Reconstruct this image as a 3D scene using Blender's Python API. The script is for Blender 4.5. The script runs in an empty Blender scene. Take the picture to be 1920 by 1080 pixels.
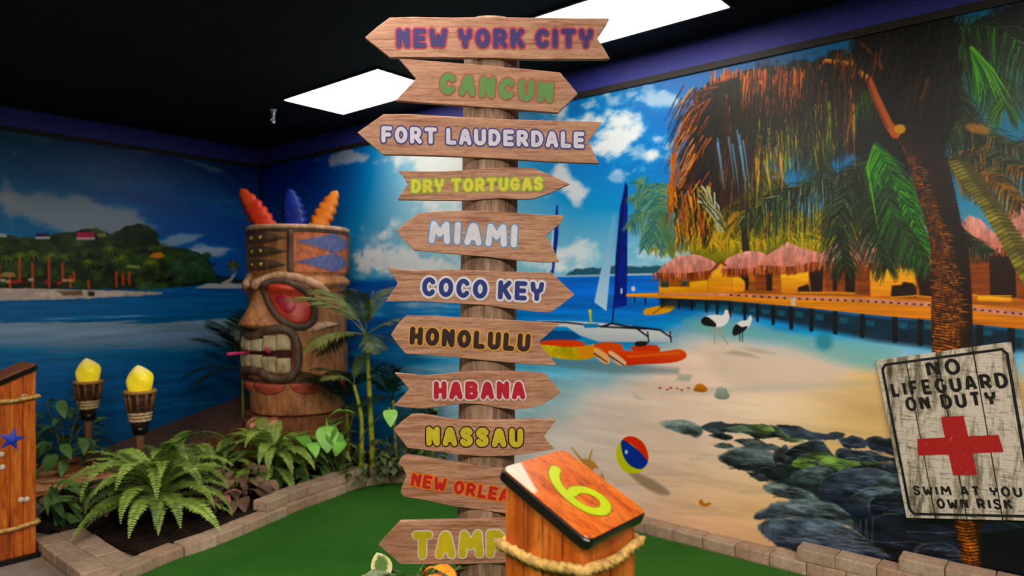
import bpy, bmesh, math, random
import numpy as np
from mathutils import Vector, Matrix, noise as mnoise

random.seed(7)
SC = bpy.context.scene
COL = SC.collection
PI = math.pi

# ------------------------------------------------------------------ camera, world, lights, exposure
cam_data = bpy.data.cameras.new('camera')
cam = bpy.data.objects.new('camera', cam_data)
COL.objects.link(cam)
cam.location = (0, 0, 1.5)
cam.rotation_euler = (PI / 2, 0, 0)
cam_data.lens = 24
cam_data.sensor_width = 36
cam_data.shift_y = 5 / 1920
cam_data.dof.use_dof = True
cam_data.dof.focus_distance = 2.42
cam_data.dof.aperture_fstop = 2.2
cam_data.clip_start = 0.05
SC.camera = cam

world = bpy.data.worlds.new('world')
SC.world = world
world.use_nodes = True
world.node_tree.nodes['Background'].inputs[0].default_value = (0.25, 0.3, 0.45, 1)
world.node_tree.nodes['Background'].inputs[1].default_value = 0.02

SC.view_settings.view_transform = 'Standard'
SC.view_settings.look = 'None'
SC.view_settings.gamma = 1
SC.view_settings.use_curve_mapping = False
SC.view_settings.exposure = 1.0
PANEL = 3.6            # emission of the ceiling panels in the picture
PANEL_WARM = (1.0, 0.93, 0.80)

# ------------------------------------------------------------------ room frame
ANG = math.radians(40.2)
CA, SA = math.cos(ANG), math.sin(ANG)
S0, N0 = -6.87, 3.904            # left wall at s = S0, right wall at n = N0
H_CEIL = 3.03
Z_MURAL = 2.825
F = 1280.0


def sn(s, n, z=0.0):
    return Vector((s * CA + n * SA, -s * SA + n * CA, z))


def at(px, py, Y):
    return Vector(((px - 960) / F * Y, Y, 1.5 + (545 - py) / F * Y))


def floorpt(px, py, z=0.0):
    Y = (1.5 - z) * F / (py - 545)
    return Vector(((px - 960) / F * Y, Y, z))


def wall_r(px, py):
    rx = (px - 960) / F
    Y = N0 / (rx * SA + CA)
    return (rx * Y) * CA - Y * SA, 1.5 + (545 - py) / F * Y


# ------------------------------------------------------------------ helpers
def tag(o, label=None, cat=None, group=None, kind=None):
    if label: o['label'] = label
    if cat: o['category'] = cat
    if group: o['group'] = group
    if kind: o['kind'] = kind
    return o


def thing(name, label, cat, loc=(0, 0, 0), rz=0.0, group=None):
    o = bpy.data.objects.new(name, None)
    COL.objects.link(o)
    o.location = loc
    o.rotation_euler = (0, 0, rz)
    o.empty_display_size = 0.05
    return tag(o, label, cat, group)


def copy_tree(o, parent=None):
    c = o.copy()
    COL.objects.link(c)
    c.parent = parent
    for ch in list(o.children):
        if ch != c:
            copy_tree(ch, c)
    return c


class MB:
    """collects geometry and links it as one mesh object"""
    def __init__(self):
        self.v, self.f = [], []

    def add(self, verts, faces):
        b = len(self.v)
        self.v += [tuple(p) for p in verts]
        self.f += [tuple(i + b for i in f) for f in faces]

    def box(self, x0, x1, y0, y1, z0, z1, M=None):
        vs = [Vector((x, y, z)) for z in (z0, z1) for y in (y0, y1) for x in (x0, x1)]
        if M: vs = [M @ p for p in vs]
        self.add(vs, [(0, 2, 3, 1), (4, 5, 7, 6), (0, 1, 5, 4), (2, 6, 7, 3), (0, 4, 6, 2), (1, 3, 7, 5)])

    def tube(self, pts, rad, seg=10, cap=True, lobes=0, twist=0.0, amp=0.25):
        pts = [Vector(p) for p in pts]
        n = len(pts)
        rs = rad if isinstance(rad, (list, tuple)) else [rad] * n
        prev = None
        rings = []
        dist = 0.0
        for i, p in enumerate(pts):
            t = (pts[min(i + 1, n - 1)] - pts[max(i - 1, 0)]).normalized()
            if prev is None:
                a = Vector((0, 0, 1)) if abs(t.z) < 0.9 else Vector((1, 0, 0))
                u = t.cross(a).normalized()
            else:
                u = (prev - t * prev.dot(t)).normalized()
            prev = u
            w = t.cross(u)
            if i: dist += (pts[i] - pts[i - 1]).length
            ring = []
            for k in range(seg):
                th = 2 * PI * k / seg
                r = rs[i]
                if lobes: r *= 1 + amp * math.cos(lobes * (th - twist * dist))
                ring.append(p + u * math.cos(th) * r + w * math.sin(th) * r)
            rings.append(ring)
        b = []
        for r in rings: b += r
        fs = []
        for i in range(n - 1):
            for k in range(seg):
                k2 = (k + 1) % seg
                fs.append((i * seg + k, i * seg + k2, (i + 1) * seg + k2, (i + 1) * seg + k))
        if cap:
            fs.append(tuple(reversed(range(seg))))
            fs.append(tuple((n - 1) * seg + k for k in range(seg)))
        self.add(b, fs)

    def lathe(self, prof, seg=24, c=(0, 0, 0)):
        c = Vector(c)
        vs, fs = [], []
        for r, z in prof:
            for k in range(seg):
                th = 2 * PI * k / seg
                vs.append(c + Vector((r * math.cos(th), r * math.sin(th), z)))
        for i in range(len(prof) - 1):
            for k in range(seg):
                k2 = (k + 1) % seg
                fs.append((i * seg + k, i * seg + k2, (i + 1) * seg + k2, (i + 1) * seg + k))
        fs.append(tuple(reversed(range(seg))))
        fs.append(tuple((len(prof) - 1) * seg + k for k in range(seg)))
        self.add(vs, fs)

    def prism(self, pts2, M, d0, d1):
        """outline in local x,y (counter-clockwise), extruded from z=d0 to d1, then M"""
        n = len(pts2)
        vs = [M @ Vector((x, y, d0)) for x, y in pts2] + [M @ Vector((x, y, d1)) for x, y in pts2]
        fs = [tuple(reversed(range(n))), tuple(range(n, 2 * n))]
        fs += [(i, (i + 1) % n, n + (i + 1) % n, n + i) for i in range(n)]
        self.add(vs, fs)

    def build(self, name, mat, parent=None, world=False, smooth=False, bevel=0.0, bseg=2, recalc=True):
        me = bpy.data.meshes.new(name)
        off = parent.location if (world and parent) else Vector((0, 0, 0))
        if world and parent and parent.parent:
            off = off + parent.parent.location
        me.from_pydata([tuple(Vector(p) - off) for p in self.v], [], self.f)
        if bevel or recalc:
            bm = bmesh.new()
            bm.from_mesh(me)
            if recalc: bmesh.ops.recalc_face_normals(bm, faces=bm.faces)
            if bevel:
                ed = [e for e in bm.edges if len(e.link_faces) == 2 and e.calc_face_angle(0) > 0.5]
                bmesh.ops.bevel(bm, geom=ed, offset=bevel, segments=bseg, affect='EDGES', profile=0.6)
            bm.to_mesh(me)
            bm.free()
        if smooth:
            me.polygons.foreach_set('use_smooth', [True] * len(me.polygons))
        me.update()
        o = bpy.data.objects.new(name, me)
        COL.objects.link(o)
        if mat: me.materials.append(mat)
        if parent: o.parent = parent
        return o


# ------------------------------------------------------------------ materials
def lin(c):
    return tuple(((v / 255) / 12.92 if v / 255 <= 0.04045 else ((v / 255 + 0.055) / 1.055) ** 2.4) for v in c) + (1.0,)


def base_mat(name, rough=0.6, spec=0.4):
    m = bpy.data.materials.new(name)
    m.use_nodes = True
    nt = m.node_tree
    b = nt.nodes['Principled BSDF']
    b.inputs['Roughness'].default_value = rough
    b.inputs['Specular IOR Level'].default_value = spec
    return m, nt, b


def coords(nt, scale=(1, 1, 1), kind='Object', rot=(0, 0, 0)):
    tc = nt.nodes.new('ShaderNodeTexCoord')
    mp = nt.nodes.new('ShaderNodeMapping')
    mp.inputs['Scale'].default_value = scale
    mp.inputs['Rotation'].default_value = rot
    nt.links.new(tc.outputs[kind], mp.inputs[0])
    return mp.outputs[0]


def noise_node(nt, vec, scale, detail=4, rough=0.6, dist=0.0):
    n = nt.nodes.new('ShaderNodeTexNoise')
    n.inputs['Scale'].default_value = scale
    n.inputs['Detail'].default_value = detail
    n.inputs['Roughness'].default_value = rough
    n.inputs['Distortion'].default_value = dist
    nt.links.new(vec, n.inputs['Vector'])
    return n.outputs[0]


def ramp(nt, fac, stops):
    r = nt.nodes.new('ShaderNodeValToRGB')
    els = r.color_ramp.elements
    while len(els) < len(stops): els.new(0.5)
    for e, (p, c) in zip(els, stops):
        e.position = p
        e.color = c if len(c) == 4 else lin(c)
    nt.links.new(fac, r.inputs[0])
    return r.outputs[0]


def mix(nt, fac, a, b, mode='MIX'):
    m = nt.nodes.new('ShaderNodeMix')
    m.data_type = 'RGBA'
    m.blend_type = mode
    for sock, v in ((m.inputs[0], fac), (m.inputs[6], a), (m.inputs[7], b)):
        if hasattr(v, 'links'): nt.links.new(v, sock)
        else: sock.default_value = v
    return m.outputs[2]


def bump(nt, b, h, strength=0.3, dist=0.01):
    n = nt.nodes.new('ShaderNodeBump')
    n.inputs['Strength'].default_value = strength
    n.inputs['Distance'].default_value = dist
    nt.links.new(h, n.inputs['Height'])
    nt.links.new(n.outputs[0], b.inputs['Normal'])


def plain(name, c, rough=0.6, spec=0.4, var=0.12, scale=12, metallic=0.0, bmp=0.0):
    m, nt, b = base_mat(name, rough, spec)
    v = coords(nt)
    f = noise_node(nt, v, scale, 5)
    dk = tuple(x * (1 - var) for x in c)
    lt = tuple(min(255, x * (1 + var)) for x in c)
    nt.links.new(ramp(nt, f, [(0.3, dk), (0.7, lt)]), b.inputs['Base Color'])
    b.inputs['Metallic'].default_value = metallic
    if bmp: bump(nt, b, f, bmp, 0.01)
    return m


def wood(name, stops, stretch, rough=0.55, spec=0.3, bmp=0.25, fine=1.0, coat=0.0, dark=None, seed=0.0):
    m, nt, b = base_mat(name, rough, spec)
    v = coords(nt, stretch)
    if seed:
        v.node.inputs['Location'].default_value = (seed, seed * 1.7, seed * 0.6)
    f1 = noise_node(nt, v, 4 * fine, 8, 0.65, 0.6)
    col = ramp(nt, f1, stops)
    f2 = noise_node(nt, v, 16 * fine, 4, 0.7)
    line = ramp(nt, f2, [(0.36, (120, 120, 120)), (0.5, (255, 255, 255))])
    col = mix(nt, 0.55, col, line, 'MULTIPLY')
    if dark:
        f3 = noise_node(nt, v, 1.6 * fine, 3, 0.6, 1.0)
        blot = ramp(nt, f3, [(0.30, dark), (0.46, (255, 255, 255))])
        col = mix(nt, 0.8, col, blot, 'MULTIPLY')
    nt.links.new(col, b.inputs['Base Color'])
    b.inputs['Coat Weight'].default_value = coat
    b.inputs['Coat Roughness'].default_value = 0.08
    if bmp: bump(nt, b, f2, bmp, 0.004)
    return m


def foliage(name, dark, light, scale=9, rough=0.45, trans=0.0):
    m, nt, b = base_mat(name, rough, 0.4)
    v = coords(nt)
    info = nt.nodes.new('ShaderNodeObjectInfo')
    f = noise_node(nt, v, scale, 3)
    add = nt.nodes.new('ShaderNodeMath')
    add.operation = 'MULTIPLY_ADD'
    add.inputs[1].default_value = 0.45
    nt.links.new(info.outputs['Random'], add.inputs[0])
    sub = nt.nodes.new('ShaderNodeMath')
    sub.operation = 'SUBTRACT'
    sub.inputs[1].default_value = 0.22
    nt.links.new(f, sub.inputs[0])
    nt.links.new(sub.outputs[0], add.inputs[2])
    nt.links.new(ramp(nt, add.outputs[0], [(0.2, dark), (0.75, light)]), b.inputs['Base Color'])
    return m

# ------------------------------------------------------------------ mural painter (the wall prints, painted in wall metres)
class Canvas:
    def __init__(self, wid, hgt, res, to_wall, to_photo, seed):
        """to_wall: photo px -> (metres from the print's left end, z); to_photo: the inverse, on arrays"""
        self.W, self.H, self.res = int(wid * res), int(hgt * res), res
        self.top = Z_MURAL
        self.to_wall = to_wall
        self.rng = np.random.RandomState(seed)
        self.img = np.zeros((self.H, self.W, 3), np.float32)
        yy, xx = np.mgrid[0:self.H, 0:self.W].astype(np.float32)
        self.PX, self.PY = to_photo((xx + .5) / res, self.top - (yy + .5) / res)
        self._n = {}

    def fbm(self, sx, sy, oct=5, seed=0, gain=0.55):
        """value noise, cell size sx,sy in metres"""
        key = (sx, sy, oct, seed, gain)
        if key in self._n: return self._n[key]
        rng = np.random.RandomState(seed + 11)
        out = np.zeros((self.H, self.W), np.float32)
        a, tot = 1.0, 0.0
        for o in range(oct):
            cx, cy = max(sx * self.res / 2 ** o, 1.5), max(sy * self.res / 2 ** o, 1.5)
            gw, gh = int(self.W / cx) + 3, int(self.H / cy) + 3
            g = rng.rand(gh, gw).astype(np.float32)
            fx, fy = np.arange(self.W) / cx, np.arange(self.H) / cy
            ix, iy = fx.astype(int), fy.astype(int)
            tx, ty = (fx - ix), (fy - iy)
            tx, ty = (tx * tx * (3 - 2 * tx))[None, :], (ty * ty * (3 - 2 * ty))[:, None]
            r0 = g[iy][:, ix] * (1 - tx) + g[iy][:, ix + 1] * tx
            r1 = g[iy + 1][:, ix] * (1 - tx) + g[iy + 1][:, ix + 1] * tx
            out += a * (r0 * (1 - ty) + r1 * ty)
            tot += a
            a *= gain
        out = np.clip((out / tot - 0.5) * 1.6 + 0.5, 0, 1)
        self._n[key] = out
        return out

    def tx(self, pts):
        out = []
        for px, py in pts:
            u, z = self.to_wall(px, py)
            out.append((u * self.res, (self.top - z) * self.res))
        return np.array(out, np.float32)

    def scale(self, px, py):
        a = self.tx([(px, py), (px, py + 1)])
        return float(np.hypot(*(a[1] - a[0])))

    def blend(self, sl, alpha, col, alp=1.0):
        a = (alpha * alp)[..., None]
        self.img[sl] = self.img[sl] * (1 - a) + np.asarray(col, np.float32) * a

    def full(self, alpha, col):
        a = alpha[..., None]
        self.img[:] = self.img * (1 - a) + np.asarray(col, np.float32) * a

    def win(self, p, pad):
        x0, y0 = np.floor(p.min(0) - pad).astype(int)
        x1, y1 = np.ceil(p.max(0) + pad).astype(int) + 1
        x0, y0, x1, y1 = max(x0, 0), max(y0, 0), min(x1, self.W), min(y1, self.H)
        if x1 <= x0 or y1 <= y0: return None
        return x0, y0, x1, y1

    def poly(self, pts, col, soft=1.0, alpha=1.0, col2=None, gp=0.0, tex=0.0, texs=(0.05, 0.05), seed=0, rag=0.0, smooth=False):
        """col2: colour at the lowest point (gradient down); rag: ragged edge in px; soft in photo px"""
        if smooth: pts = catmull(pts, 5, True)
        p = self.tx(pts)
        sc = self.scale(*pts[0])
        soft = max(soft * sc, 0.9)
        w = self.win(p, soft + rag * sc + 2)
        if not w: return
        x0, y0, x1, y1 = w
        yy, xx = np.mgrid[y0:y1, x0:x1].astype(np.float32)
        d = np.full(xx.shape, 1e9, np.float32)
        ins = np.zeros(xx.shape, bool)
        n = len(p)
        for i in range(n):
            a, b = p[i], p[(i + 1) % n]
            e = b - a
            L = float(e @ e) or 1e-6
            t = np.clip(((xx - a[0]) * e[0] + (yy - a[1]) * e[1]) / L, 0, 1)
            d = np.minimum(d, (xx - a[0] - t * e[0]) ** 2 + (yy - a[1] - t * e[1]) ** 2)
            c = (a[1] > yy) != (b[1] > yy)
            if abs(e[1]) > 1e-6:
                ins ^= c & (xx < a[0] + (yy - a[1]) / e[1] * e[0])
        d = np.sqrt(d)
        sd = np.where(ins, d, -d)
        sl = (slice(y0, y1), slice(x0, x1))
        if rag:
            sd = sd + (self.fbm(0.06, 0.06, 4, 3)[sl] - 0.5) * 2 * rag * sc
        al = np.clip(sd / soft + 0.5, 0, 1) * alpha
        colr = np.broadcast_to(np.asarray(col, np.float32), xx.shape + (3,))
        if col2 is not None:
            g = np.clip((yy - p[:, 1].min()) / max(np.ptp(p[:, 1]), 1), 0, 1)[..., None]
            if gp: g = np.clip((g - gp) / (1 - gp), 0, 1) ** 1.3
            colr = colr * (1 - g) + np.asarray(col2, np.float32) * g
        if tex:
            colr = colr * (1 + tex * 2 * (self.fbm(texs[0], texs[1], 5, seed + 20)[sl] - 0.5))[..., None]
        a = al[..., None]
        self.img[sl] = self.img[sl] * (1 - a) + colr * a

    def stroke(self, pts, w0, w1, col, soft=0.8, alpha=1.0):
        p = self.tx(pts)
        sc = self.scale(*pts[0])
        soft = max(soft * sc, 0.8)
        w0, w1 = w0 * sc / 2, w1 * sc / 2
        w = self.win(p, max(w0, w1) + soft + 1)
        if not w: return
        x0, y0, x1, y1 = w
        yy, xx = np.mgrid[y0:y1, x0:x1].astype(np.float32)
        cov = np.zeros(xx.shape, np.float32)
        n = len(p) - 1
        for i in range(n):
            a, b = p[i], p[i + 1]
            e = b - a
            L = float(e @ e) or 1e-6
            t = np.clip(((xx - a[0]) * e[0] + (yy - a[1]) * e[1]) / L, 0, 1)
            d = np.hypot(xx - a[0] - t * e[0], yy - a[1] - t * e[1])
            wd = w0 + (w1 - w0) * (i + t) / n
            cov = np.maximum(cov, np.clip((wd - d) / soft + 0.5, 0, 1))
        self.blend((slice(y0, y1), slice(x0, x1)), cov, col, alpha)

    def ell(self, cx, cy, rx, ry, col, soft=1.0, alpha=1.0, rot=0.0, **k):
        c, s = math.cos(rot), math.sin(rot)
        pts = []
        for i in range(22):
            a = 2 * PI * i / 22
            x, y = rx * math.cos(a), ry * math.sin(a)
            pts.append((cx + x * c - y * s, cy + x * s + y * c))
        self.poly(pts, col, soft, alpha, **k)

    def frond(self, ctrl, n, L, cols, grav=0.4, w=3.0, fwd=0.55, sides=(1, -1), rib=None, prof=None, jit=0.25):
        c = catmull(ctrl, 12)
        R = self.rng
        m = len(c)
        for i in range(n):
            t = (i + R.rand() * .6) / n
            k = min(int(t * (m - 1)), m - 2)
            p = np.array(c[k]) + (np.array(c[k + 1]) - np.array(c[k])) * (t * (m - 1) - k)
            d = np.array(c[k + 1]) - np.array(c[k])
            d = d / (np.hypot(*d) + 1e-6)
            f = prof(t) if prof else (0.35 + 0.65 * math.sin(PI * min(t * 0.85 + 0.12, 1)))
            for s in sides:
                nrm = np.array((-d[1], d[0])) * s
                q = nrm + d * fwd + np.array((0, grav)) + (R.rand(2) - .5) * jit
                q = q / np.hypot(*q)
                l = L * f * (0.8 + 0.4 * R.rand())
                mid = p + q * l * 0.55
                end = p + q * l + np.array((0, grav * l * 0.35))
                col = cols[R.randint(len(cols))]
                self.stroke([tuple(p), tuple(mid), tuple(end)], w, w * 0.25, col)
        if rib: self.stroke(c, w * 0.9, w * 0.4, rib)

    def image(self, name):
        im = bpy.data.images.new(name, self.W, self.H, alpha=False)
        a = np.ones((self.H, self.W, 4), np.float32)
        a[..., :3] = np.clip(self.img[::-1] / 255.0, 0, 1)
        im.pixels.foreach_set(a.ravel())
        im.update()
        im.pack()
        return im


def catmull(pts, n=8, closed=False):
    P = [np.array(p, float) for p in pts]
    m = len(P)
    out = []
    rng = range(m) if closed else range(m - 1)
    for i in rng:
        if closed: a, b, c, d = P[(i - 1) % m], P[i], P[(i + 1) % m], P[(i + 2) % m]
        else: a, b, c, d = P[max(i - 1, 0)], P[i], P[i + 1], P[min(i + 2, m - 1)]
        for k in range(n):
            t = k / n
            out.append(tuple(0.5 * ((2 * b) + (c - a) * t + (2 * a - 5 * b + 4 * c - d) * t * t + (3 * b - a - 3 * c + d) * t ** 3)))
    if not closed: out.append(tuple(P[-1]))
    return out


def zf(x0, y0, k):
    return lambda L: [(x0 + x / k, y0 + y / k) for x, y in L]


def lerp_cols(x, stops):
    xs = [s[0] for s in stops]
    return np.stack([np.interp(x, xs, [s[1][c] for s in stops]) for c in range(3)], -1).astype(np.float32)


def sstep(a, b, x):
    t = np.clip((x - a) / (b - a), 0, 1)
    return t * t * (3 - 2 * t)


def paint_right():
    WID = 8.2
    def to_wall(px, py):
        s, z = wall_r(px, py)
        return s - S0, z
    def to_photo(u, z):
        s = u + S0
        X, Y = s * CA + N0 * SA, -s * SA + N0 * CA
        Y = np.maximum(Y, 0.3)
        return 960 + F * X / Y, 545 - (z - 1.5) * F / Y
    C = Canvas(WID, Z_MURAL, 330, to_wall, to_photo, 5)
    PX, PY = C.PX, C.PY
    R = C.rng
    # ---- sky
    up = lerp_cols(PX, [(480, (6, 34, 150)), (590, (6, 50, 172)), (640, (20, 84, 188)), (700, (84, 156, 216)), (760, (160, 206, 232)), (850, (216, 232, 240)), (960, (110, 178, 226)), (1080, (28, 120, 205)),  # pale middle stops paint the ceiling panel's glare into the sky
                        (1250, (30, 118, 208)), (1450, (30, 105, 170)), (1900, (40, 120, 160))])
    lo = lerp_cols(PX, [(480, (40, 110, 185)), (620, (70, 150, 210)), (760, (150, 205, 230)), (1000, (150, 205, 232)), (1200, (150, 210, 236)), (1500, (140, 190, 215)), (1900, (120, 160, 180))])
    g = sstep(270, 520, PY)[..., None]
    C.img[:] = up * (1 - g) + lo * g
    white = (240, 244, 248)
    n1 = C.fbm(0.7, 0.32, 6, 1)
    n2 = C.fbm(0.35, 0.22, 6, 2)
    n3 = C.fbm(0.16, 0.09, 6, 4)
    def cloud(cx, cy, rx, ry, dens=1.0, col=white, nn=n1, th=0.42):
        e = 1 - np.sqrt(((PX - cx) / rx) ** 2 + ((PY - cy) / ry) ** 2)
        a = sstep(-0.05, 0.6, e * 0.85 + (nn - 0.5) * 1.2 + (n3 - 0.5) * .8 - th * 0.35) * dens
        C.full(a.astype(np.float32), col)
    cloud(830, 330, 90, 190, 0.85, (246, 247, 246), n1, .1)  # white haze painted in for the ceiling panel's glow on the wall
    cloud(1190, 255, 120, 62, 0.97, white, n1, .15)
    cloud(1110, 195, 90, 40, 0.75, white, n2, .2)
    cloud(1240, 190, 70, 30, 0.7, white, n2, .25)
    cloud(1060, 340, 60, 50, 0.9, (235, 232, 238), n2, .2)
    cloud(1150, 330, 40, 22, 0.5, white, n2, .3)
    cloud(665, 296, 60, 18, 0.75, (215, 215, 225), n2, .2)
    cloud(690, 460, 45, 32, 0.9, white, n2, .15)
    cloud(760, 490, 130, 52, 0.95, white, n2, .1)
    cloud(800, 420, 80, 40, 0.85, white, n2, .1)
    cloud(1080, 475, 70, 34, 0.9, (232, 240, 248), n2, .15)
    cloud(1200, 470, 80, 40, 0.85, (232, 240, 248), n2, .15)
    cloud(1000, 480, 80, 40, 0.8, white, n2, .15)
    cloud(1890, 190, 50, 34, 0.7, (190, 205, 225), n2, .2)
    cloud(1820, 230, 60, 20, 0.4, (170, 190, 215), n2, .25)
    # ---- sea and beach
    hor = np.interp(PX, [480, 655, 1080, 1240], [531, 527, 517, 515])
    sea = sstep(-0.8, 0.8, PY - hor)
    sc_ = lerp_cols(PY, [(515, (20, 92, 190)), (540, (18, 100, 205)), (575, (16, 104, 205)), (610, (40, 130, 205)), (650, (70, 150, 205)), (700, (120, 180, 210)), (760, (165, 200, 215)), (900, (170, 190, 200))])
    dk = lerp_cols(PY, [(520, (8, 70, 160)), (580, (14, 86, 170)), (640, (16, 82, 150)), (760, (18, 88, 150)), (900, (15, 70, 120))])
    wl = sstep(900, 640, PX)[..., None]
    sc_ = sc_ * (1 - wl) + dk * wl
    rip = C.fbm(0.5, 0.035, 5, 6)
    sc_ = sc_ * (0.94 + 0.36 * rip)[..., None]
    C.img[:] = C.img * (1 - sea[..., None]) + sc_ * sea[..., None]
    for y, t, a in ((574, 8, .75), (586, 5, .5), (664, 6, .35), (692, 10, .4), (720, 8, .3)):
        e = np.exp(-((PY - y - (rip - .5) * 14) / t) ** 2) * (PX < 960) * (0.45 + n2) * a
        C.full(np.clip(e, 0, 1).astype(np.float32), (190, 220, 235))
    # distant land
    C.poly([(1055, 517), (1075, 506), (1110, 502), (1160, 499), (1205, 500), (1245, 498), (1250, 513), (1150, 516)], (52, 92, 112), 3, rag=3)
    C.poly([(655, 522), (760, 518), (870, 520), (870, 527), (655, 530)], (60, 130, 190), 3, .6)
    C.poly([(1020, 517), (1250, 511), (1250, 515), (1020, 520)], (205, 225, 235), 2, .8)
    # sand: shoreline runs from lower left to the jetty
    wob = (n1 - 0.5) * 60
    shore = np.interp(PX, [700, 960, 1080, 1180, 1260, 1330, 1450, 1600, 1800, 1960], [900, 800, 745, 690, 640, 610, 625, 655, 690, 700])
    dd = PY - shore + wob
    pale = sstep(-55, 10, dd) * sea
    C.full((pale * 0.85).astype(np.float32), (168, 196, 206))
    sand = lerp_cols(PX + (PY - 750) * 0.5, [(800, (206, 214, 220)), (1080, (232, 220, 214)), (1250, (250, 220, 204)), (1450, (250, 220, 194)), (1600, (230, 194, 146)), (1760, (216, 178, 128))])
    warm = sstep(830, 960, PY) * sstep(1150, 1300, PX)
    sand = sand * (1 - warm[..., None] * .55) + np.array((240, 190, 144), np.float32) * warm[..., None] * .55
    sand = sand * (0.93 + 0.14 * C.fbm(0.5, 0.06, 6, 8))[..., None]
    a = (sstep(-10, 45, dd) * sea)[..., None]
    C.img[:] = C.img * (1 - a) + sand * a
    # pink wet sand tongue and turquoise shallows below the jetty
    C.poly([(1330, 650), (1450, 640), (1560, 650), (1600, 672), (1570, 710), (1440, 730), (1340, 700)], (226, 202, 188), 26, .8, smooth=True)
    C.poly([(1280, 600), (1360, 602), (1480, 622), (1600, 640), (1680, 655), (1640, 690), (1560, 676), (1450, 640), (1330, 630)], (120, 176, 176), 18, .75, smooth=True)
    C.ell(1542, 640, 16, 16, (60, 130, 150), 12, .8)
    C.ell(1440, 726, 200, 7, (150, 160, 160), 10, .25, rot=-.05)
    for i in range(26):
        x, y = 1150 + R.rand() * 480, 830 + R.rand() * 150
        C.stroke([(x, y), (x + 60, y + 3 - R.rand() * 6), (x + 130, y + 4)], 5, 2, (232, 190, 130) if R.rand() < .5 else (200, 176, 158), 4, .35)
    # ---- left sailboat (behind the post)
    C.poly([(1041, 385), (1044, 385), (1045, 440), (1036, 512), (1030, 512)], (26, 50, 150), 1.5)
    C.poly([(1035, 430), (1037, 430), (1033, 505), (1022, 512)], (210, 225, 240), 2)
    # ---- catamaran with the blue sail
    C.poly([(1148, 400), (1152, 404), (1135, 583), (1112, 566), (1128, 490)], (120, 175, 225), 1.5, col2=(200, 225, 245))
    C.poly([(1171, 341), (1175, 350), (1173, 572), (1148, 578), (1152, 480), (1160, 390)], (22, 30, 110), 1.5, col2=(30, 45, 150), tex=.2)
    C.stroke([(1170, 345), (1146, 604)], 2.2, 3, (16, 20, 60))
    C.ell(1163, 545, 2, 6, (200, 215, 235), 1)
    C.poly([(1005, 600), (1050, 601), (1100, 603), (1170, 608), (1235, 618), (1258, 626), (1256, 640), (1200, 641), (1120, 640), (1085, 628), (1060, 612), (1005, 612)], (232, 234, 238), 1.5, col2=(188, 196, 206))
    C.stroke([(1005, 603), (1060, 604), (1130, 612), (1210, 616)], 3, 3, (26, 28, 40))
    C.stroke([(1125, 612), (1145, 606), (1190, 614), (1212, 630)], 4, 3, (24, 26, 40))
    C.stroke([(1185, 612), (1235, 618), (1256, 632)], 4, 3, (24, 26, 50))
    C.stroke([(1212, 622), (1214, 640)], 3, 3, (26, 26, 36))
    C.stroke([(1254, 622), (1256, 640)], 3, 3, (26, 26, 36))
    C.poly([(1010, 618), (1070, 620), (1090, 632), (1060, 642), (1010, 640)], (20, 70, 140), 3, .8)
    C.stroke([(1104, 582), (1106, 606)], 6, 4, (190, 200, 70))
    C.ell(1104, 583, 3, 4, (220, 215, 100), 1)
    C.poly([(1090, 606), (1120, 606), (1118, 614), (1094, 614)], (60, 140, 200), 1)
    # ---- kayaks
    C.poly([(1005, 668), (1080, 672), (1180, 682), (1270, 690), (1270, 700), (1150, 700), (1020, 684)], (96, 120, 128), 8, .6)
    C.poly([(1012, 640), (1050, 636), (1090, 640), (1085, 652), (1020, 652)], (240, 70, 25), 1.5, smooth=True)
    C.poly([(1010, 646), (1060, 650), (1112, 650), (1112, 668), (1085, 674), (1040, 670), (1014, 660)], (205, 205, 30), 1.5, col2=(220, 170, 25), tex=.2, smooth=True)
    C.poly([(1075, 652), (1112, 644), (1116, 668), (1090, 673)], (240, 150, 20), 2)
    C.poly([(1112, 648), (1130, 641), (1160, 644), (1165, 656), (1140, 668), (1115, 664)], (238, 78, 26), 1.5, smooth=True)
    C.poly([(1110, 654), (1120, 652), (1142, 670), (1136, 682), (1118, 672)], (250, 190, 140), 1.5, smooth=True)
    C.stroke([(1112, 662), (1136, 678)], 3, 2, (40, 24, 20))
    C.poly([(1180, 650), (1225, 646), (1234, 658), (1200, 662)], (225, 60, 24), 1.5, smooth=True)
    C.poly([(1138, 656), (1165, 656), (1230, 659), (1270, 654), (1284, 662), (1280, 672), (1255, 679), (1200, 682), (1165, 684), (1150, 674)], (244, 96, 50), 1.5, col2=(214, 44, 24), smooth=True)
    C.poly([(1138, 658), (1150, 660), (1172, 678), (1166, 685), (1150, 678)], (250, 200, 160), 1.5, smooth=True)
    C.stroke([(1140, 666), (1168, 684)], 3, 2, (40, 20, 20))
    C.stroke([(1175, 668), (1270, 661)], 3, 2, (255, 170, 120), 2, .7)
    C.poly([(1190, 640), (1212, 640), (1206, 648), (1190, 648)], (30, 26, 30), 1.5, smooth=True)
    # ---- yellow canoe
    C.poly([(1203, 584), (1208, 578), (1232, 573), (1255, 560), (1268, 552), (1271, 560), (1262, 578), (1250, 586), (1225, 590), (1206, 590)], (250, 190, 40), 1.5, col2=(235, 150, 20))
    C.stroke([(1222, 587), (1245, 572), (1266, 556)], 2, 1.5, (130, 70, 15))
    # ---- palms and greenery behind the huts
    C.poly([(1290, 470), (1300, 430), (1340, 400), (1420, 395), (1470, 410), (1540, 400), (1600, 390), (1700, 380), (1720, 500), (1290, 500)], (104, 96, 30), 8, .95, tex=.5, texs=(.12, .08), rag=10)
    yel = [(226, 186, 40), (190, 160, 40), (150, 140, 34), (230, 150, 30), (110, 110, 30), (88, 96, 30)]
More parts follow.
